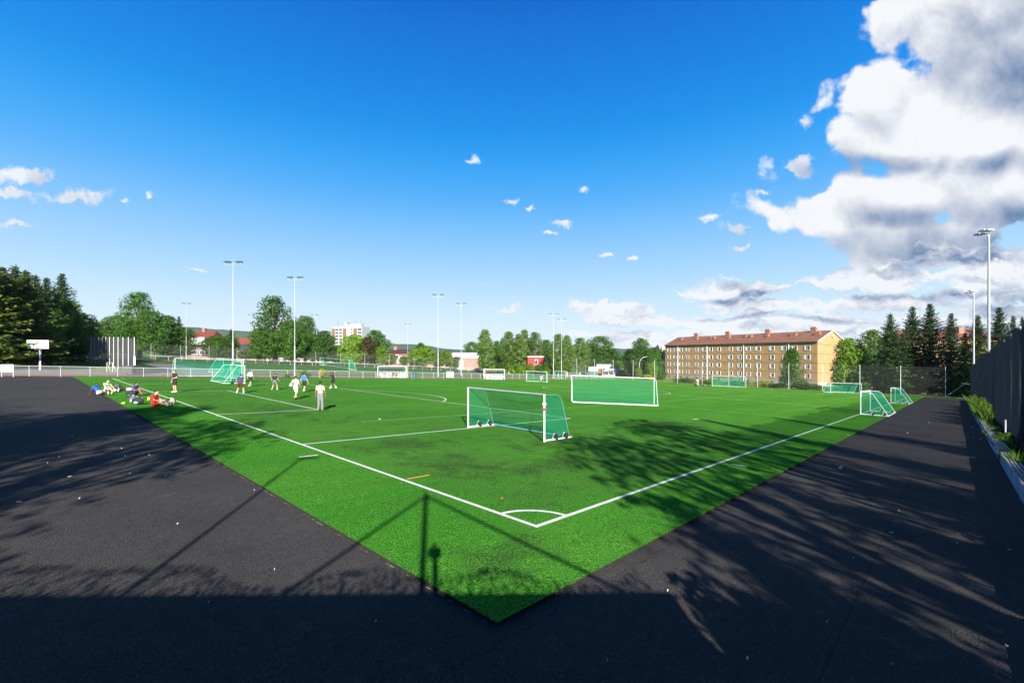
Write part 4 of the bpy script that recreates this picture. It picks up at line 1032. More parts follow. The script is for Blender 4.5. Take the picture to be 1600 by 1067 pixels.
# ------------------------------------------------------------------ people
def person(px, py, ang, label, skin, top, bottom, shoe, hair, pose='stand', sc=1.0, socks=None, long=False, xy=None, armL=None, armR=None, legs=None, group=None, sleeve=.55, cap=None, panel=None, dz=0.0):
    x, y = xy if xy else on(px, py)
    J = dict(pel=(0, 0, .95), sp=(0, .01, 1.15), ch=(0, 0, 1.34), nk=(0, .0, 1.49), hd=(0, .02, 1.63),
             shL=(-.18, 0, 1.42), elL=(-.245, -.03, 1.14), wrL=(-.26, .04, .88), shR=(.18, 0, 1.42), elR=(.245, -.03, 1.14), wrR=(.26, .04, .88),
             hpL=(-.09, 0, .92), knL=(-.10, .02, .50), anL=(-.11, -.03, .09), hpR=(.09, 0, .92), knR=(.10, .02, .50), anR=(.11, -.03, .09))
    tf = {'L': (-.02, .17, -.05), 'R': (.02, .17, -.05)}
    if pose == 'walk': J.update(knL=(-.10, .20, .53), anL=(-.10, .22, .11), knR=(.10, -.02, .50), anR=(.10, -.32, .14), elL=(-.24, -.14, 1.16), wrL=(-.24, -.08, .92), elR=(.24, .06, 1.15), wrR=(.24, .24, .98))
    if pose == 'run': J.update(sp=(0, .05, 1.14), ch=(0, .10, 1.32), nk=(0, .14, 1.46), hd=(0, .19, 1.59), shL=(-.18, .1, 1.40), shR=(.18, .1, 1.40), elL=(-.26, -.14, 1.22), wrL=(-.22, -.02, 1.02), elR=(.26, .20, 1.17), wrR=(.18, .38, 1.28), knL=(-.10, .30, .60), anL=(-.12, .16, .22), knR=(.10, -.08, .50), anR=(.12, -.42, .22))
    if pose == 'lunge': J.update(pel=(0, 0, .86), hpL=(-.09, 0, .83), hpR=(.09, 0, .83), sp=(0, .03, 1.05), ch=(0, .08, 1.24), nk=(0, .12, 1.38), hd=(0, .17, 1.51), shL=(-.18, .08, 1.31), shR=(.18, .08, 1.31), elL=(-.30, -.02, 1.08), wrL=(-.34, .14, .92), elR=(.30, .0, 1.08), wrR=(.36, .14, .94), knL=(-.20, .18, .46), anL=(-.28, .05, .09), knR=(.20, .14, .46), anR=(.30, -.08, .09))
    if pose == 'bend': J.update(pel=(0, 0, .90), sp=(0, .12, 1.06), ch=(0, .28, 1.18), nk=(0, .40, 1.25), hd=(0, .52, 1.28), shL=(-.17, .28, 1.2), shR=(.17, .28, 1.2), elL=(-.2, .33, .95), wrL=(-.15, .40, .72), elR=(.2, .33, .95), wrR=(.15, .40, .72))
    if pose in ('sit', 'sitback', 'sithug', 'bench', 'lie'):
        b = .10 if pose != 'bench' else .50
        J.update(pel=(0, 0, b + .02), hpL=(-.09, .0, b), hpR=(.09, 0, b), sp=(0, -.02, b + .22), ch=(0, .02, b + .40), nk=(0, .05, b + .55), hd=(0, .11, b + .68), shL=(-.18, .02, b + .48), shR=(.18, .02, b + .48))
        J.update(elL=(-.25, .16, b + .27), wrL=(-.15, .38, b + .22), elR=(.25, .16, b + .27), wrR=(.15, .38, b + .22))
        J.update(knL=(-.13, .40, b + .13), anL=(-.12, .82, b - .04), knR=(.13, .40, b + .13), anR=(.12, .82, b - .04))
        if pose == 'sithug': J.update(knL=(-.12, .30, b + .38), anL=(-.12, .52, b - .02), knR=(.14, .34, b + .34), anR=(.14, .58, b - .02), wrL=(-.05, .42, b + .25), wrR=(.05, .42, b + .25))
        if pose == 'sitback': J.update(sp=(0, -.12, b + .2), ch=(0, -.20, b + .36), nk=(0, -.22, b + .50), hd=(0, -.20, b + .63), shL=(-.18, -.2, b + .44), shR=(.18, -.2, b + .44), elL=(-.26, -.36, b + .2), wrL=(-.28, -.46, b - .04), elR=(.26, -.36, b + .2), wrR=(.28, -.46, b - .04), knL=(-.13, .40, b + .20))
        if pose == 'bench': J.update(knL=(-.12, .42, b + .02), anL=(-.12, .45, .09), knR=(.12, .42, b + .02), anR=(.12, .45, .09))
        if pose == 'lie': J.update(pel=(0, 0, .12), hpL=(-.09, .02, .11), hpR=(.09, .02, .11), sp=(0, -.2, .13), ch=(0, -.38, .16), nk=(0, -.52, .20), hd=(0, -.64, .25), shL=(-.18, -.46, .16), shR=(.18, -.46, .16), elL=(-.3, -.3, .07), wrL=(-.16, -.14, .2), elR=(.3, -.3, .07), wrR=(.16, -.14, .2), knL=(-.11, .40, .30), anL=(-.11, .72, .09), knR=(.11, .43, .14), anR=(.12, .85, .09))
    for src in (armL, armR, legs):
        if src: J.update(src)
    J = {k: Vector(v) for k, v in J.items()}
    t = thing('person', x, y, label, 'person', group, rz=face(ang), z=dz); t.scale = (sc, sc, sc)
    def torso(m, e):
        m.caps(J['shL'], J['shR'], .062 + e, .062 + e)
        m.caps(J['ch'] + Vector((-.065, 0, -.02)), J['sp'] + Vector((-.05, 0, 0)), .102 + e, .09 + e); m.caps(J['ch'] + Vector((.065, 0, -.02)), J['sp'] + Vector((.05, 0, 0)), .102 + e, .09 + e)
        m.caps(J['sp'] + Vector((-.04, 0, 0)), J['pel'] + Vector((-.06, 0, .03)), .09 + e, .10 + e); m.caps(J['sp'] + Vector((.04, 0, 0)), J['pel'] + Vector((.06, 0, .03)), .09 + e, .10 + e)
        m.caps(J['ch'], J['nk'] - Vector((0, 0, .05)), .08 + e, .06 + e)
    m = MB(); torso(m, 0)
    m.caps(J['nk'] - Vector((0, 0, .06)), J['hd'] - Vector((0, .01, .04)), .055, .055)
    hd = J['hd']; m.ell(hd, (.076, .095, .112), 14, 10); m.ell(hd + Vector((0, .045, -.05)), (.052, .05, .062)); m.ell(hd + Vector((0, .105, -.012)), (.014, .022, .026), 8, 6)
    for s in (-1, 1): m.ell(hd + Vector((s * .078, 0, -.005)), (.012, .022, .034), 8, 6)
    for S, s in (('L', -1), ('R', 1)):
        m.caps(J['sh' + S], J['el' + S], .050, .038); m.caps(J['el' + S], J['wr' + S], .038, .026)
        w = J['wr' + S]; d = (w - J['el' + S]).normalized(); side = Vector((0, 1, 0)) if abs(d.y) < .8 else Vector((0, 0, 1)); side = (side - d * side.dot(d)).normalized(); nn = d.cross(side)
        m.caps(w + side * .018, w + d * .085 + side * .022, .018, .016); m.caps(w - side * .018, w + d * .085 - side * .022, .018, .016)
        for q, (o, L) in enumerate(((.031, .072), (.011, .082), (-.011, .076), (-.031, .058))):
            k0 = w + d * .088 + side * o; k1 = k0 + d * L * .55 + nn * s * -.006; k2 = k1 + d * L * .40 + nn * s * -.020
            m.caps(k0, k1, .0095, .009, 6); m.caps(k1, k2, .009, .008, 6)
        k0 = w + d * .03 + side * .034; k1 = k0 + d * .03 + side * .026; m.caps(k0, k1, .012, .011, 6); m.caps(k1, k1 + d * .032 + side * .004, .011, .009, 6)
        m.caps(J['hp' + S], J['kn' + S], .082, .055); m.caps(J['kn' + S] , J['an' + S], .055, .036)
        kn, an = J['kn' + S], J['an' + S]; mid = kn.lerp(an, .32); back = Vector((0, -1, 0)) if abs((an - kn).normalized().y) < .7 else Vector((0, 0, -1)); m.ell(mid + back * .02, (.048, .052, .11) if back.y else (.048, .11, .05))
    o = m.build('body', skin, t, local=True); r = o.modifiers.new('skin', 'REMESH'); r.mode = 'VOXEL'; r.voxel_size = .0125; r.use_smooth_shade = True
    def cloth(name, mm, matx, vox=.017):
        c = mm.build(name, matx, t, local=True); r = c.modifiers.new('cloth', 'REMESH'); r.mode = 'VOXEL'; r.voxel_size = vox; r.use_smooth_shade = True; return c
    m = MB(); torso(m, .018)
    for S in 'LR': a, b = J['sh' + S], J['el' + S]; m.caps(a, a.lerp(b, sleeve if sleeve <= 1 else 1), .066, .062)
    if sleeve > 1:
        for S in 'LR': m.caps(J['el' + S], J['wr' + S], .058, .042)
    sh = cloth('shirt', m, top)
    if panel: 
        q = MB(); q.box(J['ch'] + Vector((-.06, -.112, -.12)), (.05, .03, .26)); q.box(J['ch'] + Vector((.11, -.10, -.12)), (.04, .04, .26)); q.build('shirt_panel', panel, sh, local=True)
    m = MB(); m.caps(J['pel'] + Vector((-.06, 0, .05)), J['pel'] + Vector((.06, 0, .05)), .125, .125)
    for S in 'LR':
        a, b, c = J['hp' + S], J['kn' + S], J['an' + S]
        if long: m.caps(a, b, .105, .075); m.caps(b, b.lerp(c, .93), .075, .062)
        else: m.caps(a, a.lerp(b, .72), .108, .092)
    cloth('trousers' if long else 'shorts', m, bottom)
    for S in 'LR':
        a = J['an' + S]; b = J['kn' + S]; d = (a - b).normalized()
        f = Vector(tf[S]) if d.z < -.5 else Vector((tf[S][0], .04, .14))
        q = MB(); q.caps(a + Vector((0, -.035 if d.z < -.5 else 0.02, -.035 if d.z < -.5 else -.0)), a + f, .046, .040)
        cloth('shoe', q, shoe, .012)
        if socks: q = MB(); q.caps(a, a.lerp(b, .35), .046, .058); cloth('sock', q, socks, .014)
    m = MB(); m.ell(hd + Vector((0, -.018, .032)), (.086, .098, .098), 12, 8); cloth('hair', m, hair, .012)
    m = MB()
    for s in (-1, 1): m.ell(hd + Vector((s * .03, .086, .012)), (.011, .008, .007), 8, 6)
    m.build('eyes', dark, t, local=True)
    MB().ell(hd + Vector((0, .091, -.055)), (.022, .008, .006), 8, 6).build('mouth', mat('lips', (.30, .10, .08), .6), t, local=True)
    if cap:
        MB().ell(hd + Vector((0, -.01, .065)), (.094, .105, .075), 12, 8).box(hd + Vector((0, .12, .06)), (.13, .12, .015)).build('cap', cap, t, local=True)
    return t
black = soft('black', (.014, .014, .016)); whitec = soft('white', (.72, .72, .72)); navy = soft('navy', (.03, .035, .13)); bluec = soft('blue', (.02, .16, .48)); redc = soft('red', (.60, .02, .015)); greyc = soft('grey', (.17, .17, .19)); hairk = soft('hair', (.012, .010, .009)); hairb = soft('brown_hair', (.05, .03, .02))
camo = mat('cloth_camo', (.24, .19, .09), .85, 0, 17, col2=(.66, .60, .48)); orangec = soft('orange', (.70, .14, .02)); palegreen = soft('pale_green', (.38, .50, .36)); yellowc = soft('yellow', (.75, .75, .10)); royal = soft('royal', (.02, .10, .50)); purple = soft('purple', (.07, .04, .22)); pinkc = soft('pink', (.65, .35, .38)); greenc = soft('green', (.02, .14, .08)); trackg = soft('track_grey', (.20, .20, .22))
PG = None
person(500.5, 642, 2, 'nearest standing man, seen from behind in pale camouflage shirt and long grey trousers', skin2, camo, trackg, mat('shoe_tan', (.22, .12, .07), .6), hairk, 'stand', 1.03, long=True, armL=dict(elL=(-.27, -.01, 1.15), wrL=(-.30, .05, .90)), armR=dict(elR=(.27, -.01, 1.15), wrR=(.30, .05, .90)), legs=dict(anL=(-.12, 0, .09), anR=(.12, 0, .09)))
person(273, 613, 200, 'man in black T-shirt and black shorts with white shoes near the left touch line', skin1, black, black, whitec, hairk, 'stand', 1.03, armL=dict(elL=(-.25, .02, 1.15), wrL=(-.10, .2, 1.1)))
person(375.3, 614.5, 350, 'player in purple-blue shirt and dark red shorts running left of the white-shirted player', skin1, navy, soft('maroon', (.12, .015, .02)), whitec, hairk, 'lunge', .98, socks=whitec)
person(391, 604, 10, 'player in plain white shirt and black shorts jogging in front of the goals', skin1, whitec, black, whitec, hairb, 'walk', .97, sleeve=.9)
person(429, 609, 0, 'player in black shirt and grey shorts seen from behind, left of the ball holder', skin1, black, greyc, whitec, hairk, 'lunge', .95)
pb = person(462, 624, 8, 'player in white kit with dark panels, holding a ball under his left arm', skin1, whitec, whitec, black, hairk, 'walk', 1.0, armL=dict(elL=(-.36, -.04, 1.20), wrL=(-.38, .10, 1.05)), panel=greyc)
person(475.3, 612.5, 5, 'player in bright blue shirt and black shorts with orange shoes', skin1, bluec, black, orangec, hairk, 'walk', 1.0, armR=dict(elR=(.26, 0, 1.14), wrR=(.34, .05, .90)), socks=whitec)
person(520.5, 607, 285, 'player in black kit with white leggings seen from the side, white shoes', skin2, black, black, whitec, hairk, 'walk', .98, socks=whitec, armL=dict(elL=(-.22, .08, 1.18), wrL=(-.1, .3, 1.25)))
person(262, 567.8, 60, 'boy in red shirt on the second field beside the leftmost small goal', skin2, redc, black, whitec, hairk, 'stand', .95)
person(284, 573.5, 40, 'child in yellow shirt seen through the net of the full-size left goal', skin1, yellowc, whitec, whitec, hairb, 'walk', .85)
person(317.5, 570, 200, 'figure in dark green shirt far behind the full-size left goal', skin1, greenc, black, whitec, hairk, 'walk', .95)
person(637.6, 580.5, 90, 'person in white shirt standing behind the railing right of the left shelter', skin1, whitec, greyc, whitec, hairb, 'stand', .95)
person(845.5, 596.8, 120, 'player in pale pink shirt leaning beside the midfield goal', skin1, pinkc, whitec, black, hairb, 'bend', 1.05)
person(1090.5, 602.6, 0, 'person in white shirt standing at the far end line left of the far goal', skin1, whitec, soft('shorts_tan', (.45, .28, .20)), black, hairk, 'bend', 1.1)
person(1087.0, 603.5, 90, 'person in dark clothes crouching beside the white-shirted one at the far end', skin1, navy, black, black, hairk, 'sithug', 1.1)
person(1098, 603.6, 100, 'person in dark green top lying at the far end line', skin2, greenc, navy, black, hairk, 'sitback', 1.1)
person(155, 616, 95, 'man in blue shirt and white shorts sitting leaning back at the turf edge', skin3, royal, whitec, whitec, hairk, 'sitback', 1.0)
person(167, 612, 100, 'man in pale green shirt and brown cap sitting with legs stretched out, leftmost group', skin1, palegreen, soft('shorts_tan', (.45, .28, .20)), whitec, hairb, 'sit', 1.06, cap=soft('cap_brown', (.10, .06, .04)))
person(199, 611, 275, 'person in black trousers and white top lying behind the seated man in purple', skin1, whitec, black, whitec, hairb, 'lie', 1.0, long=True)
person(210.5, 617.5, 85, 'man in purple-blue shirt sitting with knees drawn up on the turf', skin2, purple, black, black, hairk, 'sithug', 1.06)
person(241, 635, 85, 'man in bright red shirt and red shorts sitting by the goal line', skin1, redc, redc, mat('shoe_grey', (.12, .12, .13), .6), hairk, 'sit', 1.06, socks=whitec)
def at_shelter(px, D, off, depth):
    x, y = at(px, D); return (x + RV.x * off - FV.x * depth, y + RV.y * off - FV.y * depth)
person(0, 0, 170, 'person in blue shirt sitting in the left players shelter', skin1, bluec, redc, whitec, hairb, 'bench', .95, xy=at_shelter(613.5, 86, -1.6, -.45))
person(0, 0, 185, 'person in orange shirt sitting in the left players shelter', skin2, orangec, black, black, hairk, 'bench', .95, xy=at_shelter(613.5, 86, .6, -.45))
person(0, 0, 190, 'dark-haired person in dark shirt sitting beside the one in orange', skin2, black, redc, black, hairk, 'bench', .9, xy=at_shelter(613.5, 86, .0, -.45))
person(0, 0, 170, 'person in red standing at the left end of the right shelter', skin1, redc, whitec, black, hairk, 'stand', 1.0, xy=at_shelter(772.3, 98, -1.9, .3))
person(0, 0, 185, 'person in white sitting in the right players shelter', skin1, whitec, black, black, hairk, 'bench', .95, xy=at_shelter(772.3, 98, -.9, -.45))

# balls, bags and litter
def ball(x, y, z, label, r=.115, c=None):
    o = MB().ell((0, 0, 0), (r, r, r), 16, 12).build('football', c or mat('ball_white', (.75, .62, .50), .5, 0, 9, col2=(.80, .80, .78)), None, local=True); o.location = (x, y, gz(x, y) + z); tag(o, label, 'ball')
x, y = on(462, 624); d = RV * -.40 + FV * .10; ball(x + d.x, y + d.y, 1.07, 'pale ball held under the arm of the player in white kit', .12)
x, y = on(362.5, 599.5); ball(x, y, .115, 'dark ball lying at the post of the small goal at the left railing', .16, dark)
def bag(px, py, w, label, m1, m2, kind='backpack', tilt=.3):
    x, y = on(px, py); t = thing(kind, x, y, label, 'bag', rz=face(170))
    b = MB().ell((0, 0, .2), (w / 2, .14, .24), 14, 10).ell((0, .11, .14), (w * .34, .08, .14), 12, 8); o = b.build('body', m1, t, local=True)
    MB().ell((0, .19, .13), (w * .2, .03, .08), 10, 6).build('pocket', m2, t, local=True)
    for s in (-1, 1): MB().tube([(s * w * .25, -.1, .4), (s * w * .32, -.22, .28), (s * w * .28, -.16, .06)], .018, 6).build('strap', m2, t, local=True)
    MB().tube([(-.05, 0, .43), (0, 0, .48), (.05, 0, .43)], .014, 6).build('handle', m2, t, local=True)
    return t
bag(268, 632, .42, 'grey and beige backpack standing at the feet of the man in red', mat('bag_beige', (.35, .30, .24), .8, .3, 8), mat('bag_dark', (.07, .07, .08), .8))
bag(204, 620.5, .62, 'black sports bag lying behind the seated man in purple', mat('bag_black', (.015, .015, .018), .8), mat('bag_dark', (.07, .07, .08), .8), 'sports_bag')
bag(215, 632, .66, 'dark bag with light pocket lying in front of the seated man in purple', mat('bag_black', (.015, .015, .018), .8), mat('bag_blue', (.25, .32, .42), .8), 'sports_bag')
bag(208, 629, .40, 'blue-grey bundle of clothes left of the dark bag', mat('bundle', (.12, .15, .20), .9, .5, 9), whitec, 'clothes_bundle')
bag(183, 607.5, .4, 'small dark bag between the outstretched legs and the lying person', mat('bag_dark', (.07, .07, .08), .8), mat('bag_black', (.015, .015, .018), .8), 'small_bag')
def flat_item(name, px, py, w, m, label, cat, group=None, h=.02):
    x, y = on(px, py); rs = random.Random(int(px * 7 + py)); n = 9
    b = MB(); v = [(0, 0, h)]
    for k in range(n): a = 2 * math.pi * k / n; q = w / 2 * rs.uniform(.55, 1.1); v.append((q * math.cos(a), q * .55 * math.sin(a), rs.uniform(.012, h * 1.6)))
    for k in range(n): a = 2 * math.pi * k / n; v.append((v[k + 1][0] * .8, v[k + 1][1] * .8, .001))
    b.add(v, [(0, k + 1, (k + 1) % n + 1) for k in range(n)] + [(k + 1, n + k + 1, n + (k + 1) % n + 1, (k + 1) % n + 1) for k in range(n)])
    o = b.build(name, m, None, local=True); o.location = (x, y, gz(x, y) + (.004 if x > 4.06 and y > 4.11 else -.058)); o.rotation_euler = (0, 0, rs.uniform(0, 6.3)); tag(o, label, cat, group)
paper = mat('paper', (.62, .63, .62), .8, .1, 8)
flat_item('yellow_bib', 193, 630.5, .45, yellowc, 'yellow bib lying on the turf left of the dark bag', 'bib', h=.06)
flat_item('yellow_cone', 232, 625, .2, yellowc, 'small yellow-green marker beside the man in red', 'marker', h=.12)
LS = [(30, 780, .16), (109, 741, .16), (124, 775, .10), (277.6, 813.6, .08), (259, 740, .10), (140, 712, .10), (93, 711, .08), (112.5, 679, .16), (190, 698, .10), (203.6, 736.6, .06), (233, 708, .08), (397.5, 762, .05), (326, 934, .03), (429, 884, .04), (74, 720, .07), (587, 964, .045), (1393, 828, .14), (1404, 794, .09), (1168, 1022, .07), (1394, 1030, .06), (1292, 965, .05), (1451.5, 659, .22), (1418, 675, .18), (1519, 666, .4), (1521, 682, .35), (1531, 684, .2), (1577, 854.5, .10), (1573, 1002.5, .06), (1043, 917, .04), (949, 1024, .04), (1496, 844, .06), (1333.6, 866.6, .05)]
for px, py, w in LS: flat_item('paper_scrap', px, py, w * .65, paper, 'small scrap of white litter lying on the black asphalt', 'litter', 'white litter scraps on the asphalt')
flat_item('crumpled_bag', 1314, 729.5, .30, paper, 'largest piece of white litter on the right asphalt beside the turf edge', 'litter', h=.06)
flat_item('blue_scrap', 196, 710, .12, mat('blue_paper', (.15, .40, .65), .7), 'small light blue scrap lying on the left asphalt', 'litter')
for px, py, w in ((277, 644, .18), (1087, 655, .5), (1325, 680, .16), (340, 650, .1), (593, 655, .14)): flat_item('paper_scrap', px, py, w, paper, 'small white scrap of litter lying on the green turf', 'litter', 'white litter scraps on the turf')
flat_item('red_scrap', 784, 779, .06, mat('red_paper', (.6, .10, .03), .7), 'tiny orange-red scrap on the turf near the corner arc', 'litter')

# ------------------------------------------------------------------ behind the camera: roof terrace, mast with stays, trees whose shade falls on the yard
def behind():
    x, y = cam2w(-13.4, -3.72); t = thing('low_clubhouse', x, y, 'low flat-roofed clubhouse under the camera that shades the near asphalt', 'building', rz=face(0))
    z0 = -gz(x, y)
    MB().box((0, 0, .95 + z0), (33.5, 7.8, 3.1)).build('wall', plinth, t, local=True); MB().box((0, 0, 2.55 + z0), (33.7, 8.0, .1)).build('roof', darkm, t, local=True)
    rs = np.random.RandomState(4); n = 26000; la = rs.uniform(-30, 3.3, n); hh = np.minimum(rs.exponential(.22, n), .50) * np.where(np.abs(la) < 2.2, .8, 1) * (1 + .5 * np.sin(la * 1.9) * np.sin(la * .63)); dd = rs.uniform(-.15, .12, n)  # unseen leaf fringe, added to fray the straight shadow edge of the roof
    P = np.array([(*cam2w(a_, d_), 2.5 + min(h_, .55)) for a_, d_, h_ in zip(la, dd, hh)]); V, Fq = leaf_quads(P, .06, rs)
    o = bpy.data.objects.new('roof_plants', npmesh('roof_plants', V, Fq, LF['dec'])); COL.objects.link(o); tag(o, 'added leaf fringe along the clubhouse roof edge that softens its shadow', 'plants', kind='stuff')
    x, y = cam2w(.38, -3); t = thing('stayed_post', x, y, 'post with two slanting stays on the clubhouse roof', 'post', rz=face(0)); z0 = -gz(x, y)
    MB().tube([(0, 0, 2.6 + z0), (0, 0, 6.05 + z0)], .055, 8).build('pole', grey, t, local=True)
    for lat, z in ((-3.2, 2.6), (5.0, 2.6)): MB().tube([(0, 0, 5.95 + z0), (lat, 0, z + z0)], .035, 6).build('stay', grey, t, local=True)
    x, y = cam2w(-3.6, -3); t = thing('roof_antenna', x, y, 'thin pole with a short cross arm on the clubhouse roof', 'post', rz=face(0)); z0 = -gz(x, y)
    MB().tube([(0, 0, 2.6 + z0), (0, 0, 7.65 + z0)], .04, 8).build('pole', grey, t, local=True); MB().tube([(-.1, 0, 7.62 + z0), (.5, 0, 7.68 + z0)], .05, 6).build('cross_arm', grey, t, local=True)
    x, y = cam2w(.13, -.45); t = thing('tripod', x, y, 'camera tripod on the clubhouse roof', 'tripod', rz=face(0)); z0 = -gz(x, y)
    MB().tube([(0, 0, 2.6 + z0), (0, 0, 3.45 + z0)], .045, 8).build('column', darkm, t, local=True); MB().box((0, 0, 3.5 + z0), (.2, .12, .14)).tube([(0, 0, 3.55 + z0), (0, 0, 3.68 + z0)], .03, 6).build('head', dark, t, local=True)
behind()
BG = 'trees behind the camera'
for k, lat, D, H, R, lb in (
        ('h2', -8.2, -9, 13.5, 3.6, 'high-crowned tree behind the clubhouse, nearest its middle'), ('h1', -13.5, -10, 13.8, 3.6, 'second high-crowned tree behind the clubhouse'), ('h2', -18.5, -9, 13.5, 4.2, 'third high-crowned tree behind the clubhouse'),
        ('h1', -24.5, -10, 15, 4.0, 'fourth high-crowned tree behind the clubhouse'), ('h1', -31.5, -9, 16, 4.2, 'fifth high-crowned tree behind the clubhouse'), ('s1', -38, -8, 15, 3.4, 'conifer beyond the high-crowned trees'), ('s1', -46, -8, 16, 3.4, 'last conifer behind the clubhouse'),
        ('h1', -13, -13, 17.5, 3.6, 'tall tree in the second row behind the clubhouse'), ('h2', -22, -14, 16.5, 4.6, 'taller tree in the second row behind the clubhouse'), ('h1', -31, -14, 17.5, 4.4, 'third tall tree in the second row behind the clubhouse'), ('h2', -42, -14, 20, 5, 'fourth tall tree in the second row behind the clubhouse'),
        ('bu', 4.1, -.1, 3.0, 1.1, 'tall added bush softening the shadow edge at the right corner of the clubhouse'), ('bu', 5.6, -.5, 2.5, 1.1, 'lower added bush softening the shadow edge right of the clubhouse corner'), ('bu', 5.2, -2.6, 4.0, 1.3, 'second tall added bush softening the shadow edge right of the clubhouse'), ('s1', 6.6, -5.5, 7.5, 2.0, 'low first spruce right of the clubhouse'), ('h2', 9.4, -10, 13.6, 3.6, 'high-crowned tree right of the clubhouse'), ('s1', 11.0, -5.5, 8.5, 2.4, 'low second spruce right of the clubhouse'), ('h2', 15.0, -11, 17.5, 4.4, 'tall high-crowned tree right of the clubhouse'),  # bushes by the clubhouse corner are added to break up its straight shadow
        ('s3', 15.5, -5.5, 10, 2.6, 'third spruce right of the clubhouse'), ('s1', 20, -8, 13, 3.0, 'fourth spruce right of the clubhouse'), ('s1', 20.5, -13, 19, 2.6, 'slender spruce behind the fourth one'), ('s3', 25, -6, 12, 3.0, 'fifth spruce right of the clubhouse'),
        ('s1', 27.5, -12, 20, 3.2, 'tall spruce behind the fifth one'), ('s1', 31, -6, 13, 3.2, 'sixth spruce right of the clubhouse'), ('s3', 37, -6, 16, 3.2, 'seventh spruce right of the clubhouse'), ('s2', 44, -2, 16, 3.4, 'eighth spruce right of the clubhouse'), ('s2', 52, 3, 15, 3.4, 'last spruce right of the clubhouse')):
    tree(k, 0, 0, 0, None, lb, BG, xy=cam2w(lat, D), H=H, R=R)

# ------------------------------------------------------------------ sky, sun, camera
me = bpy.data.meshes.new('haze'); vs = [(x, y, z) for z in (-190, 185) for x, y in ((-880, -880), (2580, -880), (2580, 2580), (-880, 2580))]
me.from_pydata(vs, [], [(3, 2, 1, 0), (4, 5, 6, 7), (0, 1, 5, 4), (1, 2, 6, 5), (2, 3, 7, 6), (3, 0, 4, 7)]); hzo = bpy.data.objects.new('haze', me); COL.objects.link(hzo)
hm = bpy.data.materials.new('haze_air'); hm.use_nodes = True; hn = hm.node_tree; hn.nodes.clear(); pv = hn.nodes.new('ShaderNodeVolumePrincipled'); pv.inputs['Color'].default_value = (.70, .84, 1, 1); pv.inputs['Density'].default_value = .00004
ho = hn.nodes.new('ShaderNodeOutputMaterial'); hn.links.new(pv.outputs[0], ho.inputs['Volume']); me.materials.append(hm); tag(hzo, 'thin bluish haze filling the air over the sports ground', 'haze', kind='stuff')
SUN_EL = 22.3; sd = (RV * -.17 + FV * .985).normalized()
w = bpy.data.worlds.new('World'); SC.world = w; w.use_nodes = True; nt = w.node_tree; nt.nodes.clear(); N = nt.nodes.new; L = nt.links.new
sky = N('ShaderNodeTexSky'); sky.sky_type = 'NISHITA'; sky.sun_disc = False; sky.sun_elevation = math.radians(SUN_EL); sky.sun_rotation = math.atan2(-sd.x, -sd.y) % (2 * math.pi)
sky.altitude = 200; sky.air_density = 1.0; sky.dust_density = .6; sky.ozone_density = 3.0
EXPO = 1.35
def lin(c): return tuple(((v / 255) / 12.92 if v <= 10 else ((v / 255 + .055) / 1.055) ** 2.4) / 2 ** EXPO for v in c) + (1,)
tcg = N('ShaderNodeTexCoord'); sz = N('ShaderNodeSeparateXYZ'); L(tcg.outputs['Generated'], sz.inputs[0])
rp = N('ShaderNodeValToRGB'); rp.color_ramp.interpolation = 'B_SPLINE'; L(sz.outputs[2], rp.inputs[0])
stops = ((0, (232, 245, 250)), (.069, (226, 243, 252)), (.163, (184, 225, 253)), (.289, (102, 187, 254)), (.38, (46, 165, 248)), (.453, (0, 145, 240)), (.58, (0, 112, 220)), (.66, (0, 94, 198)), (.72, (18, 70, 135)), (.8, (38, 74, 115)))
for k, (p_, c_) in enumerate(stops):
    e_ = rp.color_ramp.elements[k] if k < 2 else rp.color_ramp.elements.new(p_)
    e_.position = p_; e_.color = lin(c_)
# the physical sky carries the sun-side glow, the measured clear-sky colours the rest
skm = N('ShaderNodeVectorMath'); skm.operation = 'SCALE'; skm.inputs['Scale'].default_value = .10; L(sky.outputs[0], skm.inputs[0])
smx = N('ShaderNodeMix'); smx.data_type = 'RGBA'; smx.inputs[0].default_value = .985; L(skm.outputs[0], smx.inputs[6]); L(rp.outputs[0], smx.inputs[7])
bg = N('ShaderNodeBackground'); bg.inputs['Strength'].default_value = 1.0; L(smx.outputs[2], bg.inputs['Color'])
tc = N('ShaderNodeTexCoord').outputs['Generated']
def M(op, a, b=None, c=None):
    m = N('ShaderNodeMath'); m.operation = op
    for i, v in enumerate((a, b, c)):
        if v is None: continue
        if isinstance(v, (int, float)): m.inputs[i].default_value = v
        else: L(v, m.inputs[i])
    return m.outputs[0]
def VM(op, a, b=None):
    m = N('ShaderNodeVectorMath'); m.operation = op
    for i, v in enumerate((a, b)):
        if v is None: continue
        if isinstance(v, tuple): m.inputs[i].default_value = v
        else: L(v, m.inputs[i])
    return m
def sstep(v, a, b, c=0., d=1., kind='SMOOTHSTEP'):
    r = N('ShaderNodeMapRange'); r.interpolation_type = kind; r.inputs[1].default_value = a; r.inputs[2].default_value = b; r.inputs[3].default_value = c; r.inputs[4].default_value = d; L(v, r.inputs[0]); return r.outputs[0]
def NZ(vec, sc, det=8, ro=.55, dist=0.):
    n = N('ShaderNodeTexNoise'); n.inputs['Scale'].default_value = sc; n.inputs['Detail'].default_value = det; n.inputs['Roughness'].default_value = ro; n.inputs['Distortion'].default_value = dist; L(vec, n.inputs['Vector']); return n
r_ = VM('DOT_PRODUCT', tc, tuple(RV)).outputs['Value']; f_ = VM('DOT_PRODUCT', tc, tuple(FV)).outputs['Value']; u_ = N('ShaderNodeSeparateXYZ'); L(tc, u_.inputs[0]); u_ = u_.outputs[2]
ff = M('MAXIMUM', f_, .05); X = M('DIVIDE', r_, ff); Zz = M('DIVIDE', u_, ff)
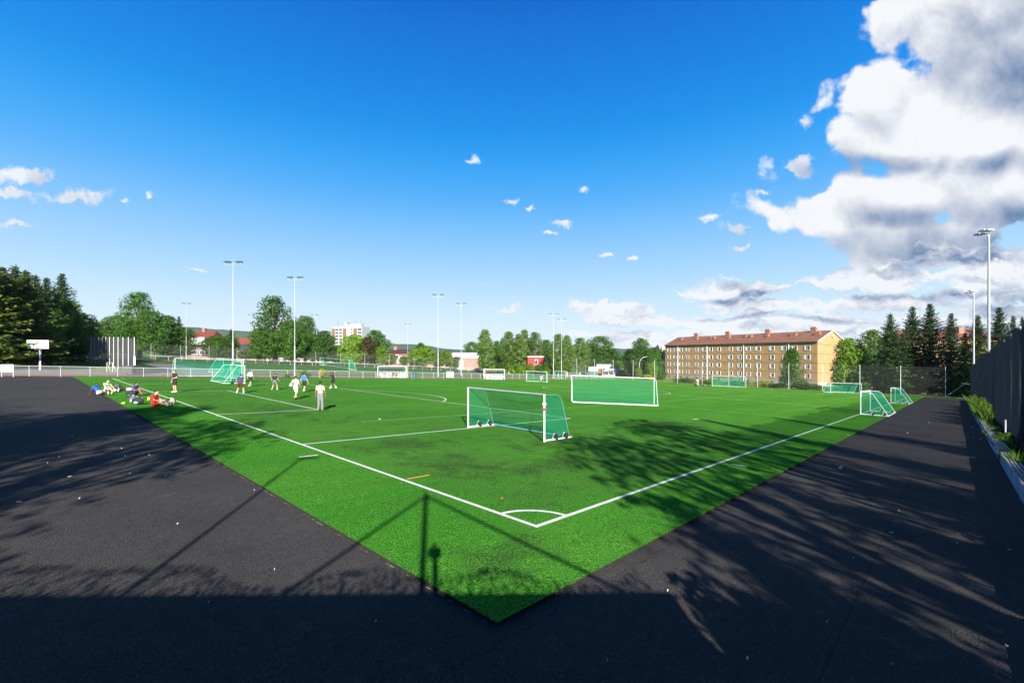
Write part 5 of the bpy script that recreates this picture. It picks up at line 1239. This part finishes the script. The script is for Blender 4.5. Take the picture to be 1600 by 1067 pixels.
cb = N('ShaderNodeCombineXYZ'); L(X, cb.inputs[0]); L(Zz, cb.inputs[1]); g = cb.outputs[0]
def warped(sc, amt, det=3):
    w_ = VM('SCALE', VM('SUBTRACT', NZ(g, sc, det, .6).outputs['Color'], (.5, .5, .5)).outputs[0]); w_.inputs['Scale'].default_value = amt
    return VM('ADD', g, w_.outputs[0]).outputs[0]
gb = warped(3.2, .10); gs = warped(26, .05, 3)
def blob(vec, px, py, rx, ry):
    d = VM('SUBTRACT', vec, ((px - CX) / F, (HY - py) / F, 0)).outputs[0]; q = VM('MULTIPLY', d, (F / rx, F / ry, 0)).outputs[0]
    return M('SUBTRACT', 1.0, VM('LENGTH', q).outputs['Value'])
def union(vec, bl):
    out = None
    for b in bl: v = blob(vec, *b); out = v if out is None else M('MAXIMUM', out, v)
    return out
big = union(gb, [(1600, 60, 320, 190), (1500, 150, 220, 90), (1470, 225, 225, 72), (1640, 250, 300, 170), (1600, 300, 360, 90), (1330, 330, 130, 52), (1450, 375, 180, 40), (1370, 398, 60, 24)])
small = union(gs, [(28, 275, 74, 17), (20, 302, 62, 12), (125, 307, 62, 16), (20, 350, 38, 6), (235, 303, 12, 5), (742, 247, 14, 9), (912, 296, 16, 8), (828, 328, 14, 5), (800, 314, 18, 5), (880, 351, 20, 6), (860, 364, 22, 4), (950, 399, 14, 5), (988, 404, 14, 5), (1152, 354, 38, 10), (1106, 338, 28, 8), (1252, 258, 28, 24), (1192, 303, 18, 7), (1258, 190, 14, 14), (800, 480, 36, 5), (306, 420, 28, 3), (190, 312, 12, 5), (1158, 387, 16, 6), (750, 440, 20, 3)])
mid = union(gs, [(1150, 450, 90, 17), (1105, 460, 50, 10), (1400, 434, 150, 22), (1510, 405, 130, 26), (1560, 440, 120, 36), (950, 482, 100, 10), (1010, 497, 110, 12), (1190, 480, 130, 13), (1130, 505, 160, 13), (1380, 475, 170, 18), (1560, 490, 130, 20), (1250, 515, 230, 13), (1500, 525, 260, 20), (1010, 525, 170, 12), (1320, 500, 260, 12), (1180, 535, 260, 12), (1450, 545, 300, 14), (1560, 462, 160, 14), (900, 545, 160, 8)])
def billow(vec, o=(0, 0, 0)):
    v = VM('ADD', vec, o).outputs[0]
    a = NZ(v, 4.2, 8, .60).outputs['Fac']; b = N('ShaderNodeTexVoronoi'); b.feature = 'F1'; b.inputs['Scale'].default_value = 9; b.inputs['Detail'].default_value = 0; L(v, b.inputs['Vector'])
    return M('ADD', a, M('MULTIPLY', M('SUBTRACT', .42, b.outputs['Distance']), .34))
n1 = billow(gb); n2 = NZ(gs, 30, 4, .62).outputs['Fac']; st = VM('MULTIPLY', gs, (1.0, 4.6, 1)).outputs[0]; n3 = NZ(st, 7, 6, .6).outputs['Fac']
dens = sstep(M('ADD', big, M('MULTIPLY', M('SUBTRACT', n1, .5), 1.8)), .0, .17)
dens2 = sstep(M('ADD', small, M('MULTIPLY', M('SUBTRACT', n2, .5), 2.3)), .08, .75, 0, .92)
dens3 = sstep(M('ADD', mid, M('MULTIPLY', M('SUBTRACT', n3, .5), 2.6)), .0, .45, 0, .95)
alpha = M('MULTIPLY', M('MAXIMUM', M('MAXIMUM', dens, dens2), dens3), sstep(f_, .02, .12))
# relief: tops lit by the sun behind us, blue-grey bases
rel = M('MULTIPLY', M('SUBTRACT', n1, billow(gb, (-.006, .04, 0))), 1.9)
shade = union(gb, [(1500, 392, 330, 40), (1250, 392, 95, 14), (1285, 415, 60, 12), (1600, 100, 150, 110), (1340, 262, 120, 20), (1560, 262, 120, 24), (1600, 345, 160, 30), (1400, 345, 90, 26), (1640, 470, 160, 30), (1460, 455, 200, 10), (1150, 470, 90, 6), (1200, 497, 200, 6), (1540, 510, 200, 9)])
rel3 = M('MULTIPLY', M('MULTIPLY', M('SUBTRACT', n3, NZ(VM('ADD', st, (0, .07, 0)).outputs[0], 7, 3, .6).outputs['Fac']), 2.4), dens3)
lum = M('ADD', M('SUBTRACT', M('ADD', .97, rel), M('MULTIPLY', sstep(shade, -.35, .9), .72)), rel3)
cm = N('ShaderNodeMix'); cm.data_type = 'RGBA'; cm.inputs[6].default_value = lin((110, 137, 178)); cm.inputs[7].default_value = lin((246, 248, 252)); L(sstep(lum, .0, 1.0, kind='LINEAR'), cm.inputs[0])
cbg = N('ShaderNodeBackground'); cbg.inputs['Strength'].default_value = 1.0; L(cm.outputs[2], cbg.inputs['Color'])
mxs = N('ShaderNodeMixShader'); L(alpha, mxs.inputs[0]); L(bg.outputs[0], mxs.inputs[1]); L(cbg.outputs[0], mxs.inputs[2])
ow = N('ShaderNodeOutputWorld'); L(mxs.outputs[0], ow.inputs[0])

sun = bpy.data.lights.new('sun', 'SUN'); sun.energy = 4.8; sun.angle = math.radians(.53); sun.color = (1, .93, .82)
so = bpy.data.objects.new('sun', sun); COL.objects.link(so); so.location = (0, 0, 60)
e = math.radians(SUN_EL); ld = Vector((sd.x * math.cos(e), sd.y * math.cos(e), -math.sin(e))); so.rotation_euler = ld.to_track_quat('-Z', 'Y').to_euler()

cam = bpy.data.cameras.new('camera'); co = bpy.data.objects.new('camera', cam); COL.objects.link(co); SC.camera = co
cam.sensor_width = 36; cam.lens = 36 * F / 1600; cam.shift_y = (HY - 533.5) / 1600; cam.clip_end = 8000; cam.clip_start = .1
co.location = (0, 0, CH); co.rotation_euler = (math.radians(90), 0, -math.atan2(FV.x, FV.y))
SC.view_settings.view_transform = 'Standard'; SC.view_settings.look = 'None'; SC.view_settings.exposure = EXPO; SC.view_settings.gamma = 1
w.cycles.sampling_method = 'MANUAL'; w.cycles.sample_map_resolution = 256
SC.cycles.transparent_max_bounces = 32; SC.cycles.max_bounces = 6; SC.cycles.use_denoising = True
